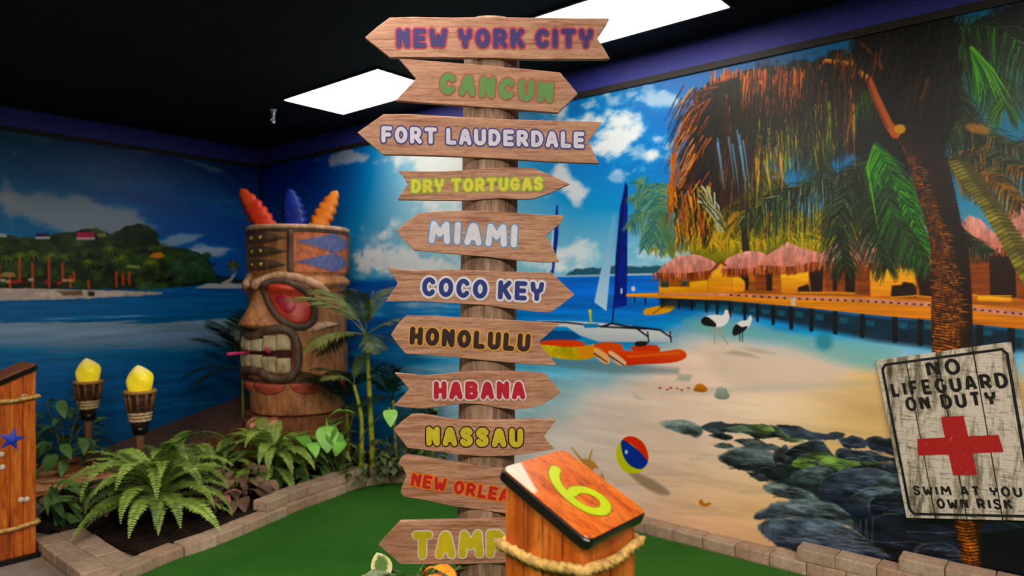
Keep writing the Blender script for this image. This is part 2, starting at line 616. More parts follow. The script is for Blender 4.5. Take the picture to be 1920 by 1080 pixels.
    for i in range(34):
        x, y = 1260 + R.rand() * 440, 395 + R.rand() * 75
        d = R.choice([-1, 1])
        C.frond([(x, y), (x + d * 26, y - 12), (x + d * 62, y + 16)], 30, 26, yel, .8, 2.4, jit=.5)
    # far small palm
    tea = [(64, 120, 120), (50, 104, 112), (100, 140, 96), (60, 100, 104), (140, 156, 84)]
    for dx, dy in ((-50, -30), (-60, 20), (-30, 60), (30, -50), (55, -10), (40, 55), (0, -62), (-42, -60), (10, 66), (-12, 50)):
        C.frond([(1236, 405), (1236 + dx * .6, 405 + dy * .6 - 16), (1236 + dx, 405 + dy)], 56, 26, tea, .8, 2.2, jit=.5)
    C.stroke([(1238, 400), (1250, 450), (1262, 490)], 7, 8, (90, 110, 60), 2, .7)
    # mid palm, dark crown
    dkp = [(52, 46, 22), (34, 34, 18), (84, 74, 30), (120, 104, 36), (60, 72, 30)]
    for dx, dy in ((-70, -30), (-60, 30), (-80, 5), (70, -30), (66, 30), (20, -64), (-36, -56), (50, -50), (36, 56), (-30, 60), (84, 4)):
        C.frond([(1395, 378), (1395 + dx * .6, 378 + dy * .6 - 18), (1395 + dx, 378 + dy)], 56, 28, dkp, .8, 2.2, jit=.5)
    C.stroke([(1395, 380), (1393, 430), (1397, 485)], 12, 14, (44, 34, 20), 2)
    for x0, x1 in ((1320, 1380), (1345, 1392), (1415, 1440)):
        C.stroke([(x1, 400), ((x0 + x1) / 2, 430), (x0, 470)], 10, 4, (220, 150, 36), 4, .7)
    # ---- huts (thatched roofs, yellow walls, jetty)
    h = zf(1160, 380, 2.526)
    pink, pink2 = (226, 164, 156), (200, 124, 110)
    C.poly(h([(185, 345), (480, 318), (900, 300), (1180, 270), (1400, 262), (1920, 225), (1920, 540), (1480, 470), (900, 445), (500, 430), (185, 430)]), (168, 88, 26), 1.5, tex=.25, texs=(.2, .02))
    ylw, ylo = (244, 182, 44), (224, 130, 26)
    for q in ([(330, 372), (415, 366), (415, 425), (330, 425)], [(415, 425), (418, 345), (478, 285), (530, 360), (530, 425)], [(530, 350), (610, 350), (585, 420), (530, 425)],
              [(760, 338), (893, 322), (893, 400), (840, 425), (765, 425)], [(1182, 318), (1392, 300), (1402, 440), (1185, 442)], [(185, 395), (330, 400), (330, 430), (185, 428)],
              [(1690, 440), (1850, 440), (1850, 470), (1690, 465)]):
        C.poly(h(q), ylw, 3, col2=ylo, tex=.12, texs=(.3, .02))
    for q in ([(195, 352), (230, 350), (230, 400), (195, 400)], [(290, 345), (318, 345), (318, 392), (290, 392)]):
        C.poly(h(q), (40, 60, 56), 2)
    for q in ([(560, 335), (612, 332), (606, 412), (596, 412), (590, 370), (566, 350)], [(690, 328), (720, 326), (720, 415), (692, 415)], [(893, 315), (962, 300), (958, 418), (905, 420), (900, 370)],
              [(1005, 295), (1028, 292), (1028, 416), (1005, 416)], [(1062, 290), (1112, 286), (1112, 424), (1064, 418)], [(1392, 275), (1480, 265), (1478, 440), (1420, 440), (1408, 380)],
              [(1740, 240), (1868, 240), (1875, 448), (1750, 440)], [(1285, 392), (1330, 388), (1340, 374), (1385, 380), (1402, 400), (1402, 445), (1282, 445)], [(842, 400), (890, 384), (900, 418), (842, 420)]):
        C.poly(h(q), (34, 16, 12), 3, tex=.3)
    for q in ([(640, 335), (690, 330), (690, 415), (640, 415)], [(968, 300), (1004, 297), (1004, 416), (968, 416)], [(1030, 295), (1062, 292), (1062, 418), (1030, 418)], [(1115, 290), (1180, 290), (1182, 440), (1118, 430)],
              [(1640, 235), (1690, 245), (1690, 430), (1650, 430)], [(1680, 240), (1745, 240), (1750, 440), (1690, 440)], [(1872, 240), (1920, 240), (1920, 460), (1880, 450)]):
        C.poly(h(q), (132, 62, 28), 2, tex=.25, texs=(.3, .015))
    roofs = ([(1600, 110), (1650, 60), (1700, 70), (1780, 150), (1830, 228), (1640, 242), (1590, 200)], [(1760, 120), (1840, 40), (1930, -10), (1930, 210), (1830, 200)],
             [(155, 348), (205, 295), (262, 255), (320, 243), (372, 243), (430, 268), (475, 300), (430, 338), (300, 352)],
             [(475, 328), (505, 270), (540, 245), (620, 224), (680, 235), (720, 270), (720, 312), (600, 330)],
             [(640, 312), (690, 250), (740, 215), (790, 188), (860, 210), (930, 236), (945, 300), (800, 320)],
             [(880, 302), (930, 250), (1000, 205), (1075, 168), (1130, 200), (1130, 288), (1000, 292)],
             [(1085, 285), (1120, 190), (1160, 138), (1210, 112), (1270, 130), (1340, 165), (1420, 210), (1475, 262), (1385, 284), (1180, 304)])
    for q in roofs:
        C.poly(h(q), pink, 1.5, col2=pink2, tex=.22, texs=(.02, .05), rag=2)
        pts = h(q)
        ym = max(p[1] for p in pts)
        lo_ = sorted([p for p in pts if p[1] > ym - 15])
        for i in range(len(lo_) - 1):
            (xa, ya), (xb, yb) = lo_[i], lo_[i + 1]
            for k in range(int(abs(xb - xa) * 1.1)):
                t = R.rand()
                x, y = xa + (xb - xa) * t, ya + (yb - ya) * t
                C.stroke([(x, y - 6), (x + R.rand() * 2 - 1, y + 4 + R.rand() * 6)], 2, 1, ((150, 76, 50), (96, 44, 28), (204, 124, 96))[R.randint(3)])
    C.stroke(h([(418, 335), (478, 278), (500, 296)]), 4, 4, (120, 60, 24))
    # jetty
    C.poly(h([(185, 440), (500, 455), (820, 490), (1150, 530), (1480, 555), (1920, 600), (1920, 700), (1500, 690), (1200, 650), (900, 590), (500, 510), (190, 490)]), (14, 30, 40), 10, .92, tex=.5, texs=(.1, .05))
    for x, y0, y1, wd in ((70, 445, 470, 4), (120, 446, 478, 4), (200, 450, 490, 5), (280, 452, 498, 5), (340, 455, 505, 6), (410, 460, 515, 6), (460, 462, 524, 7), (520, 468, 535, 7), (590, 474, 548, 8), (650, 480, 556, 8), (725, 486, 570, 9),
                          (810, 492, 590, 11), (905, 505, 600, 11), (1018, 520, 612, 12), (1146, 535, 628, 13), (1300, 545, 650, 14), (1420, 550, 664, 14), (1700, 580, 690, 16), (1850, 590, 700, 16)):
        C.stroke(h([(x, y0), (x, y1)]), wd / 2.5 * 1.7, wd / 2.5 * 1.7, (10, 14, 18), 1)
        if x > 300: C.poly(h([(x + 18, y0 + 20), (x + 60, y0 + 24), (x + 56, y0 + 50), (x + 20, y0 + 46)]), (40, 110, 130), 4, .6)
    C.poly(h([(30, 430), (200, 424), (500, 424), (820, 436), (1150, 446), (1480, 462), (1920, 505), (1920, 598), (1480, 555), (1150, 525), (820, 490), (500, 462), (200, 450), (30, 444)]), (232, 146, 48), 1.2, col2=(206, 110, 26), tex=.18, texs=(.4, .012))
    C.poly(h([(180, 428), (500, 426), (820, 440), (1150, 450), (1480, 470), (1920, 512), (1920, 540), (1480, 494), (1150, 470), (820, 456), (500, 440), (180, 436)]), (206, 140, 124), 1.2, tex=.15)
    for i in range(40):
        x = 520 + i * 36
        y = np.interp(x, [500, 820, 1150, 1480, 1920], [434, 452, 464, 484, 528])
        C.poly(h([(x, y - 4), (x + 12, y - 3), (x + 12, y + 5), (x, y + 4)]), (60, 30, 20), 1)
    for xa, ya, xb, yb in ((850, 424, 1110, 428), (1390, 438, 1480, 446), (1670, 438, 1850, 440), (1280, 446, 1390, 440)):
        C.stroke(h([(xa, ya), (xb, yb)]), 2.4, 2.4, (222, 150, 60), 1)
    C.poly(h([(808, 448), (830, 450), (830, 488), (808, 486)]), (200, 196, 205), 2, .8)
    C.ell(1185, 541, 4, 5, (225, 215, 220), 1)
    # ---- storks
    k = zf(980, 440, 2.841)
    C.poly(k([(1065, 630), (1120, 612), (1200, 630), (1255, 655), (1180, 645)]), (170, 150, 136), 6, .7)
    C.poly(k([(1165, 600), (1230, 605), (1340, 632), (1240, 625)]), (170, 150, 136), 6, .6)
    C.stroke(k([(1022, 485), (1014, 530), (1016, 575)]), 2.4, 2, (206, 140, 120))
    C.stroke(k([(1038, 490), (1060, 540), (1085, 582)]), 2.4, 2, (206, 140, 120))
    C.poly(k([(945, 445), (980, 430), (1020, 424), (1050, 428), (1066, 420), (1068, 404), (1080, 398), (1092, 412), (1094, 440), (1080, 470), (1050, 488), (1010, 488), (985, 470)]), (240, 236, 236), 1.2, smooth=True)
    C.poly(k([(942, 455), (960, 436), (985, 440), (1020, 470), (1020, 488), (990, 486), (955, 478)]), (20, 18, 22), 1.5, smooth=True)
    C.stroke(k([(1088, 412), (1094, 422)]), 2, 1, (200, 90, 60))
    C.stroke(k([(1150, 515), (1148, 565)]), 2, 1.6, (50, 40, 40))
    C.stroke(k([(1163, 515), (1162, 568)]), 2, 1.6, (50, 40, 40))
    C.poly(k([(1120, 490), (1150, 460), (1185, 455), (1196, 440), (1202, 428), (1214, 434), (1210, 465), (1195, 490), (1160, 510)]), (236, 232, 232), 1.2, smooth=True)
    C.poly(k([(1110, 510), (1130, 475), (1160, 490), (1190, 485), (1170, 512), (1120, 536)]), (20, 18, 24), 1.5, smooth=True)
    C.stroke(k([(1212, 436), (1222, 446)]), 2, 1, (190, 90, 50))
    # ---- shells, ball, small crab
    for i in range(9):
        C.ell(1232 + i * 7 + R.rand() * 3, 722 + R.rand() * 8, 2.5 + R.rand(), 2, ((200, 90, 80), (236, 200, 196), (180, 120, 110))[i % 3], 1)
    C.poly([(1298, 730), (1304, 720), (1314, 719), (1324, 728), (1318, 734), (1304, 733)], (226, 140, 56), 1.5, smooth=True, col2=(170, 96, 40))
    C.poly([(1338, 744), (1340, 730), (1350, 723), (1360, 730), (1366, 742), (1356, 748)], (196, 206, 196), 1.5, smooth=True, col2=(130, 140, 120))
    for i in range(5): C.stroke([(1350 - 8 + i * 4, 727), (1345 + i * 4, 745)], 1.4, 1, (110, 120, 110))
    C.poly([(1180, 726), (1190, 740), (1210, 748), (1190, 748)], (170, 190, 186), 4, .5)
    C.poly([(1272, 700), (1296, 702), (1290, 714), (1265, 712)], (150, 160, 150), 5, .6)
    C.poly([(1308, 938), (1314, 935), (1318, 942), (1328, 940), (1330, 944), (1320, 948), (1310, 945)], (206, 130, 60), 1.5, smooth=True)
    C.poly([(1168, 876), (1195, 886), (1225, 900), (1254, 922), (1236, 926), (1200, 908)], (150, 126, 104), 6, .75, smooth=True)
    C.ell(1183, 852, 30, 35, (212, 216, 26), 1.2, rot=-.15)
    C.poly([(1162, 833), (1166, 823), (1180, 832), (1198, 846), (1212, 862), (1208, 872), (1198, 878), (1180, 872), (1167, 855)], (18, 50, 160), 1.2, smooth=True)
    C.poly([(1166, 823), (1176, 817), (1190, 819), (1204, 830), (1212, 848), (1212, 862), (1198, 846), (1182, 832)], (238, 56, 36), 1.2, smooth=True)
    C.ell(1172, 846, 3, 4, (220, 230, 250), 3)
    for a_, b_ in (((1070, 838), (1092, 866)), ((1108, 842), (1100, 870)), ((1085, 858), (1112, 888))):
        C.stroke([a_, b_], 3, 6, (206, 160, 90), 1.5)
    C.poly([(1088, 862), (1108, 862), (1126, 884), (1132, 902), (1116, 896)], (206, 150, 96), 2, smooth=True)
    C.ell(1117, 884, 9, 8, (232, 206, 186), 2)
    # ---- rocks
    r = zf(1180, 760, 3.31)
    C.poly(r([(180, 115), (420, 170), (620, 260), (560, 310), (700, 420), (830, 500), (850, 600), (770, 690), (880, 840), (1000, 900), (1500, 950), (2600, 1300), (2600, 400), (1650, 200), (1300, 200), (1000, 220), (640, 200)]), (30, 40, 50), 10, .0)
    C.poly(r([(600, 345), (760, 275), (1000, 310), (1300, 330), (1640, 330), (2600, 480), (2600, 1400), (1650, 965), (1330, 720), (1150, 610), (980, 570), (840, 440)]), (22, 30, 38), 12, .95, tex=.5, texs=(.1, .05), rag=6)
    rocks = [  # outline, top colour, bottom colour
        ([(180, 112), (250, 95), (380, 100), (450, 150), (400, 188), (300, 168)], (96, 116, 112), (52, 70, 72)),
        ([(440, 132), (510, 95), (640, 112), (730, 120), (700, 150), (520, 172)], (60, 72, 84), (40, 52, 58)),
        ([(470, 185), (560, 160), (640, 190), (600, 210)], (70, 86, 84), (44, 56, 56)),
        ([(520, 250), (560, 228), (640, 250), (600, 262)], (74, 90, 86), (50, 60, 60)),
        ([(520, 152), (700, 120), (900, 125), (1000, 150), (1010, 188), (800, 200), (700, 178)], (74, 100, 74), (34, 48, 46)),
        ([(740, 130), (830, 118), (900, 150), (840, 170)], (96, 128, 56), (60, 84, 40)),
        ([(900, 122), (1030, 125), (1130, 168), (1300, 165), (1338, 182), (1250, 206), (1050, 205)], (52, 64, 82), (28, 38, 50)),
        ([(640, 215), (720, 195), (860, 230), (930, 250), (900, 280), (760, 262)], (70, 84, 84), (36, 46, 48)),
        ([(910, 205), (1000, 195), (1090, 215), (1050, 230)], (100, 120, 70), (70, 90, 60)),
        ([(550, 318), (650, 262), (800, 245), (890, 305), (945, 420), (880, 452), (750, 412), (620, 372)], (72, 88, 96), (20, 28, 32)),
        ([(880, 300), (960, 240), (1010, 330), (1000, 410), (940, 420)], (50, 60, 62), (26, 32, 34)),
        ([(950, 292), (1050, 228), (1180, 208), (1245, 290), (1210, 335), (1000, 335)], (58, 74, 84), (18, 26, 30)),
        ([(1005, 360), (1080, 290), (1235, 288), (1200, 350), (1080, 395)], (100, 140, 44), (58, 84, 30)),
        ([(1140, 355), (1300, 318), (1430, 360), (1300, 395), (1200, 390)], (104, 148, 44), (64, 96, 36)),
        ([(1410, 330), (1500, 330), (1560, 355), (1460, 365)], (92, 132, 50), (54, 76, 40)),
        ([(1288, 200), (1400, 188), (1456, 230), (1440, 262), (1330, 258)], (60, 72, 96), (22, 30, 46)),
        ([(1460, 240), (1500, 188), (1620, 205), (1720, 240), (1720, 330), (1560, 292)], (48, 60, 88), (16, 22, 38)),
        ([(1278, 262), (1400, 268), (1640, 318), (1660, 350), (1400, 338), (1290, 318)], (44, 56, 76), (16, 24, 34)),
        ([(1560, 360), (1640, 350), (1720, 400), (1620, 420)], (60, 72, 80), (26, 34, 40)),
        ([(720, 410), (790, 412), (850, 450), (790, 460)], (56, 66, 66), (30, 38, 40)),
        ([(945, 468), (1040, 400), (1110, 370), (1250, 392), (1210, 470), (1000, 485)], (66, 84, 86), (22, 32, 36)),
        ([(1170, 490), (1230, 420), (1450, 378), (1565, 398), (1620, 440), (1500, 580), (1280, 602), (1180, 540)], (56, 72, 98), (10, 14, 28)),
        ([(820, 505), (950, 478), (1080, 520), (1170, 580), (1150, 600), (1000, 585)], (92, 112, 106), (60, 78, 80)),
        ([(1290, 610), (1380, 545), (1480, 490), (1600, 418), (1720, 430), (1800, 560), (1600, 680), (1400, 690), (1330, 650)], (74, 96, 108), (12, 18, 40)),
        ([(1480, 590), (1560, 540), (1700, 540), (1900, 640), (1900, 800), (1650, 760), (1500, 680)], (34, 44, 76), (8, 10, 22)),
        ([(1370, 740), (1500, 680), (1800, 650), (2300, 700), (2600, 900), (2600, 1400), (2000, 1200), (1600, 990), (1450, 820)], (18, 22, 42), (6, 7, 14)),
        ([(1760, 900), (1850, 840), (2000, 860), (2100, 1000), (1900, 1010)], (26, 32, 56), (8, 10, 20)),
        ([(760, 690), (900, 602), (1100, 575), (1290, 620), (1365, 695), (1355, 745), (1100, 700), (900, 700)], (84, 104, 112), (24, 34, 46)),
        ([(790, 745), (950, 690), (1200, 695), (1400, 775), (1540, 880), (1640, 960), (1500, 960), (1250, 930), (1000, 900), (880, 850)], (70, 90, 112), (22, 30, 48)),
    ]
    for i, (q, c1, c2) in enumerate(rocks):
        q = r(q)
        soft = 7 if i in (0, 9, 22, 27, 28) else 2.5
        gm = sum(c1) / 3
        c1 = tuple((v * .6 + gm * .4) * .96 for v in c1)
        gm = sum(c2) / 3
        c2 = tuple(v * .75 + gm * .25 for v in c2)
        C.poly(q, c1, soft * .7, 1, col2=c2, gp=.22, tex=.8, texs=(.10, .03), seed=i, rag=3, smooth=True)
        if i > 8:
            pts = catmull(q, 5, True)
            top = [p_ for p_ in pts if p_[1] < np.mean([t_[1] for t_ in q])]
            top.sort()
            if len(top) > 2: C.stroke([(x_, y_ + 2.5) for x_, y_ in top], 2, 2, (128, 144, 150), 2, .4)
    for i in range(420):
        q, c1, c2 = rocks[R.randint(9, len(rocks))]
        q = np.array(r(q))
        c0 = q.mean(0) + (R.rand(2) - .5) * np.ptp(q, 0) * (.6, .45)
        l = np.ptp(q, 0)[0] * .12
        col = (136, 150, 156) if R.rand() < .35 else (12, 16, 24)
        C.stroke([(c0[0] - l, c0[1] - 1), (c0[0], c0[1] - 3 + R.rand() * 3), (c0[0] + l, c0[1] + l * .15)], 2, .8, col, 1.5, .45)
    # ---- foreground palms on the right
    blk = [(14, 10, 8), (24, 18, 10), (10, 12, 10), (34, 24, 12)]
    dgr = [(20, 34, 18), (30, 50, 26), (16, 26, 16), (44, 70, 34), (60, 84, 50)]
    bgr = [(70, 160, 40), (50, 120, 36), (110, 190, 50), (30, 80, 30), (40, 100, 60)]
    org = [(206, 104, 36), (170, 76, 30), (96, 44, 22), (60, 30, 18), (226, 140, 50)]
    ygr = [(170, 170, 40), (120, 140, 36), (200, 170, 40), (70, 90, 30)]
    C.poly([(1420, 130), (1560, 100), (1700, 60), (1960, 0), (1960, 120), (1800, 130), (1790, 250), (1690, 330), (1600, 300), (1540, 300), (1450, 260)], (14, 14, 11), 14, .96, tex=.6, texs=(.05, .1), rag=16)
    C.poly([(1560, 330), (1620, 300), (1720, 330), (1740, 480), (1690, 500), (1640, 440), (1600, 400)], (26, 36, 22), 14, .9, tex=.6, rag=14)
    for q, nn, L, cs, gr in (
            ([(1650, 300), (1560, 330), (1470, 360), (1400, 400)], 90, 60, dgr + [(150, 160, 110)], .9),
            ([(1660, 280), (1600, 330), (1570, 420), (1582, 500)], 80, 56, dgr, .5),
            ([(1640, 170), (1560, 200), (1520, 260), (1540, 320)], 80, 52, dgr + [(70, 110, 40)], .6),
            ([(1680, 330), (1640, 380), (1640, 440), (1660, 500)], 70, 50, dgr, .5)):
        C.frond(q, int(nn * 2.6), L * 1.1, list(cs) + blk[:2], gr + .35, 1.7, jit=.95)
    for a0 in np.linspace(0.2, 2.5, 22):
        C.stroke([(1610, 195), (1610 - 44 * math.cos(a0 - 1.1), 195 + 50 * math.sin(a0)), (1610 - 74 * math.cos(a0 - 1.1), 195 + 104 * math.sin(a0))], 5, 1, bgr[R.randint(5)])
    for a0 in np.linspace(-.5, 1.9, 26):
        C.stroke([(1638, 268), (1638 + 36 * math.sin(a0), 300 + 16 * math.cos(a0)), (1638 + 92 * math.sin(a0 * .6 + .3), 268 + 60 + 110 * R.rand())], 6, 1, bgr[R.randint(5)])
    C.frond([(1640, 280), (1668, 325), (1700, 395), (1732, 470)], 240, 56, bgr + dgr[:2], .9, 1.8, jit=1.0)
    C.frond([(1660, 340), (1670, 400), (1700, 450), (1740, 500)], 180, 46, dgr + bgr[1:2], .9, 1.8, jit=1.0)
    # the great hanging fronds
    C.poly([(1318, 200), (1350, 172), (1400, 160), (1432, 200), (1424, 300), (1408, 340), (1398, 300), (1384, 372), (1352, 400), (1316, 410), (1300, 330), (1304, 250)], (38, 24, 17), 10, .9, tex=.35, texs=(.015, .3), rag=9)
    top_y = lambda x: float(np.interp(x, [1240, 1290, 1330, 1400, 1500, 1600], [270, 190, 158, 138, 124, 116]))
    for i in range(1300):
        x = 1300 + 300 * R.rand() ** 1.1
        y0 = top_y(x) + R.rand() ** 2 * 90 - 6
        if x < 1425: L = 70 + 150 * R.rand()
        else: L = 40 + 95 * R.rand()
        q = R.rand()
        if q < .52: cs = blk
        elif x < 1400: cs = org[:4] if q < .8 else blk
        elif y0 > 190 and q > .7: cs = ygr
        else: cs = org[:4] if R.rand() < .6 else dgr
        ln = -10 + (x - 1300) * .03 + R.randn() * 5
        C.stroke([(x, y0), (x + ln * .2, y0 + L * .5), (x + ln, y0 + L)], 2.2 + 1.4 * R.rand(), .6, cs[R.randint(len(cs))])
    for i in range(110):
        x = 1330 + R.rand() * 180
        y0 = 128 + R.rand() * 26
        C.stroke([(x, y0), (x - 1, y0 + 22), (x + R.randn() * 3, y0 + 34 + R.rand() * 44)], 2.6, .8, ((214, 92, 34), (190, 70, 30), (232, 140, 60))[R.randint(3)])
    for i in range(56):
        x = 1425 + R.rand() * 140
        y0 = np.interp(x, [1425, 1565], [250, 175]) + R.rand() * 40
        C.stroke([(x, y0), (x + 3, y0 + 30), (x + 8 + R.randn() * 4, y0 + 50 + R.rand() * 40)], 3, .8, ygr[R.randint(4)])
    for i in range(26):
        x = 1405 + R.rand() * 60
        y0 = 240 + R.rand() * 60
        C.stroke([(x, y0), (x + 3, y0 + 26), (x + 4 + R.randn() * 3, y0 + 60)], 3.2, .8, ((216, 150, 40), (190, 160, 60), (120, 90, 30))[R.randint(3)])
    for i in range(520):
        x = 1322 + R.rand() * 260
        y0 = top_y(x) + R.rand() * 130
        L = 30 + 80 * R.rand()
        C.stroke([(x, y0), (x - 2 + R.randn() * 2, y0 + L * .5), (x - 3 + R.randn() * 5, y0 + L)], 1.6, .5, (blk + dgr[:1])[R.randint(5)], .8, .85)
    arcq = [(1380, 146), (1330, 178), (1306, 240), (1300, 330), (1298, 420)]
    C.frond(arcq, 120, 66, org[:4] + blk + blk, .8, 2.6, sides=(1,), rib=(150, 176, 196))
    C.frond(arcq, 150, 84, blk, 1.0, 3, sides=(-1,))
    for i in range(150):
        t = R.rand()
        x, y = 1252 + 60 * R.rand(), 170 + 230 * t
        C.stroke([(x + 20, y - 14), (x + 6, y + 8), (x - 8 + R.randn() * 4, y + 44)], 2.4, .6, (org + blk)[R.randint(9)])
    for i in range(16):
        C.stroke([(1256 + R.rand() * 16, 280 + R.rand() * 90), (1250 + R.rand() * 10, 330 + R.rand() * 60), (1248 + R.rand() * 14, 370 + R.rand() * 60)], 2.6, .8, ((212, 116, 40), (170, 80, 30))[R.randint(2)])
    for i in range(120):
        x, y = 1262 + R.rand() * 70, 350 + R.rand() * 80
        C.stroke([(x, y), (x + 4, y + 24), (x - 2 + R.randn() * 5, y + 46)], 2.6, .6, ((230, 150, 40), (180, 90, 30), (150, 140, 60), (50, 30, 18), (40, 26, 18))[R.randint(5)])
    for i in range(34):
        C.stroke([(1300 + R.rand() * 40, 345 + R.rand() * 40), (1322 + R.rand() * 24, 385 + R.rand() * 20), (1342 + R.rand() * 24, 420 + R.rand() * 18)], 3, .8, ((190, 196, 180), (50, 50, 26), (130, 126, 60))[R.randint(3)])
    for i in range(8):
        x = 1330 + R.rand() * 66
        y = 235 + R.rand() * 40
        C.stroke([(x, y), (x + 6, y + 40), (x + 12, y + 86)], 3, .8, (120, 168, 204), 1.2, .8)
    # right-hand fronds
    for q, nn, L, cs, gr in (
            ([(1760, 120), (1820, 110), (1870, 150), (1880, 200)], 80, 60, bgr + dgr, .7),
            ([(1770, 150), (1800, 190), (1810, 240), (1850, 290)], 70, 46, dgr, .6),
            ([(1780, 60), (1860, 50), (1930, 110), (1960, 180)], 80, 70, dgr + bgr[:2], .8),
            ([(1760, 250), (1820, 240), (1880, 270), (1930, 280)], 70, 46, dgr + [(150, 100, 40)], .5),
            ([(1770, 300), (1830, 290), (1890, 310), (1950, 340)], 70, 40, dgr + [(160, 90, 36), (200, 120, 40)], .5),
            ([(1790, 330), (1850, 330), (1910, 380)], 60, 40, [(200, 120, 36), (150, 90, 30), (120, 110, 30), (60, 60, 26)], .6),
            ([(1770, 400), (1800, 440), (1850, 470)], 50, 30, dgr, .5)):
        C.frond(q, int(nn * 2.6), L * 1.1, list(cs) + blk[:2], gr + .35, 1.7, jit=.95)
    for a0 in np.linspace(-.3, .9, 14):
        C.stroke([(1818, 90), (1830 + 30 * a0, 130), (1840 + 60 * a0, 180 + 14 * R.rand())], 6, 1, bgr[R.randint(5)])
    C.ell(1830, 242, 24, 9, (206, 140, 60), 6, .7, rot=.2)
    C.poly([(1745, 280), (1750, 210), (1775, 190), (1778, 230), (1762, 270)], (150, 96, 60), 5, .7, rag=3)
    # second trunk (leaning away to the right)
    tl = catmull([(1770, 300), (1800, 345), (1835, 390), (1870, 450), (1905, 515), (1960, 620)], 8)
    tr = catmull([(1812, 300), (1842, 340), (1872, 385), (1908, 440), (1945, 500), (2010, 600)], 8)
    C.poly(tl + tr[::-1], (122, 112, 52), 2, tex=.35, texs=(.1, .03))
    for i in range(len(tl)):
        a_, b_ = tl[i], tr[i]
        m_ = ((a_[0] + b_[0]) / 2, (a_[1] + b_[1]) / 2 - 6)
        C.stroke([a_, m_, b_], 2.4, 2.4, (60, 54, 26), 1, .7)
        C.stroke([m_, b_], 6, 5, (52, 46, 24), 4, .5)
    # main trunk
    tl = catmull([(1668, 232), (1680, 255), (1697, 290), (1716, 360), (1735, 425), (1744, 490), (1744, 560), (1744, 640), (1755, 760), (1775, 900), (1790, 1000), (1812, 1085)], 8)
    tr = catmull([(1742, 232), (1755, 262), (1776, 315), (1798, 415), (1812, 485), (1818, 560), (1820, 640), (1824, 760), (1832, 900), (1838, 1000), (1842, 1085)], 8)
    n_ = min(len(tl), len(tr))
    tr2 = [tr[int(i * (len(tr) - 1) / (len(tl) - 1))] for i in range(len(tl))]
    C.poly([(1600, 60), (1790, 20), (1800, 160), (1770, 300), (1700, 330), (1668, 240), (1640, 180)], (9, 7, 6), 8, .98, tex=.5, rag=8)
    for i in range(160):
        x, y = 1590 + R.rand() * 210, 30 + R.rand() * 150
        C.stroke([(x, y), (x - 8 + R.randn() * 8, y + 30), (x - 12 + R.randn() * 14, y + 60)], 2.2, .6, ((40, 26, 16), (26, 34, 18), (60, 36, 20), (14, 12, 10))[R.randint(4)])
    C.poly(tl + tr2[::-1], (44, 26, 16), 2, tex=.5, texs=(.06, .03))
    lit = []
    for a_, b_ in zip(tl, tr2):
        low = min(1, max(0, (a_[1] - 330) / 230))
        lit.append((a_[0] + (b_[0] - a_[0]) * (.20 + .55 * low), a_[1]))
    C.poly(tl + lit[::-1], (176, 92, 38), 7, .9, tex=.8, texs=(.03, .012), rag=5)
    dense_l = catmull(tl, 2)
    dense_r = catmull(tr2, 2)
    for a_, b_ in zip(dense_l, dense_r):
        wdt = b_[0] - a_[0]
        low = min(1, max(0, (a_[1] - 330) / 230))
        C.stroke([(a_[0], a_[1] - 1), (a_[0] + wdt * .4, a_[1] + 4), (b_[0], b_[1] - 1)], 2.6, 2.6, (24, 13, 9), 1.2, .85)
        for k2 in range(3):
            x = a_[0] + wdt * R.rand() * (.3 + .5 * low)
            C.stroke([(x, a_[1] + 5), (x + 10 * R.rand() + 4, a_[1] + 6)], 2.6, 1, ((226, 140, 60), (240, 170, 84), (150, 70, 28))[R.randint(3)], 1, .6)
        for k2 in range(3):
            x = a_[0] + wdt * R.rand()
            C.stroke([(x, a_[1]), (x + R.randn(), a_[1] + 8)], 2, 1, (26, 14, 10), 1, .6)
    C.stroke([(1545, 114), (1590, 120), (1625, 148), (1640, 185), (1662, 232), (1676, 252)], 8, 15, (196, 92, 34), 2)
    C.stroke([(1545, 113), (1590, 118), (1622, 144)], 4, 4, (226, 166, 60), 1.5)
    C.stroke([(1622, 150), (1636, 190), (1660, 240)], 4, 5, (120, 50, 24), 2, .8)
    C.stroke([(1612, 82), (1640, 110), (1650, 128)], 5, 6, (130, 70, 36), 2, .8)
    C.stroke([(1736, 150), (1730, 175), (1722, 190)], 7, 3, (120, 70, 36), 2, .7)
    C.ell(1684, 242, 11, 9, (216, 150, 60), 3)
    for i in range(60):
        x, y = 1560 + R.rand() * 90, 90 + R.rand() * 40
        C.stroke([(x, y), (x - 6, y + 30)], 3, 1, ((120, 64, 30), (50, 30, 18), (20, 16, 12))[R.randint(3)])
    C.poly([(1835, 1000), (1960, 980), (1960, 1100), (1835, 1100)], (8, 9, 14), 4)
    return C.image('mural_print_right')


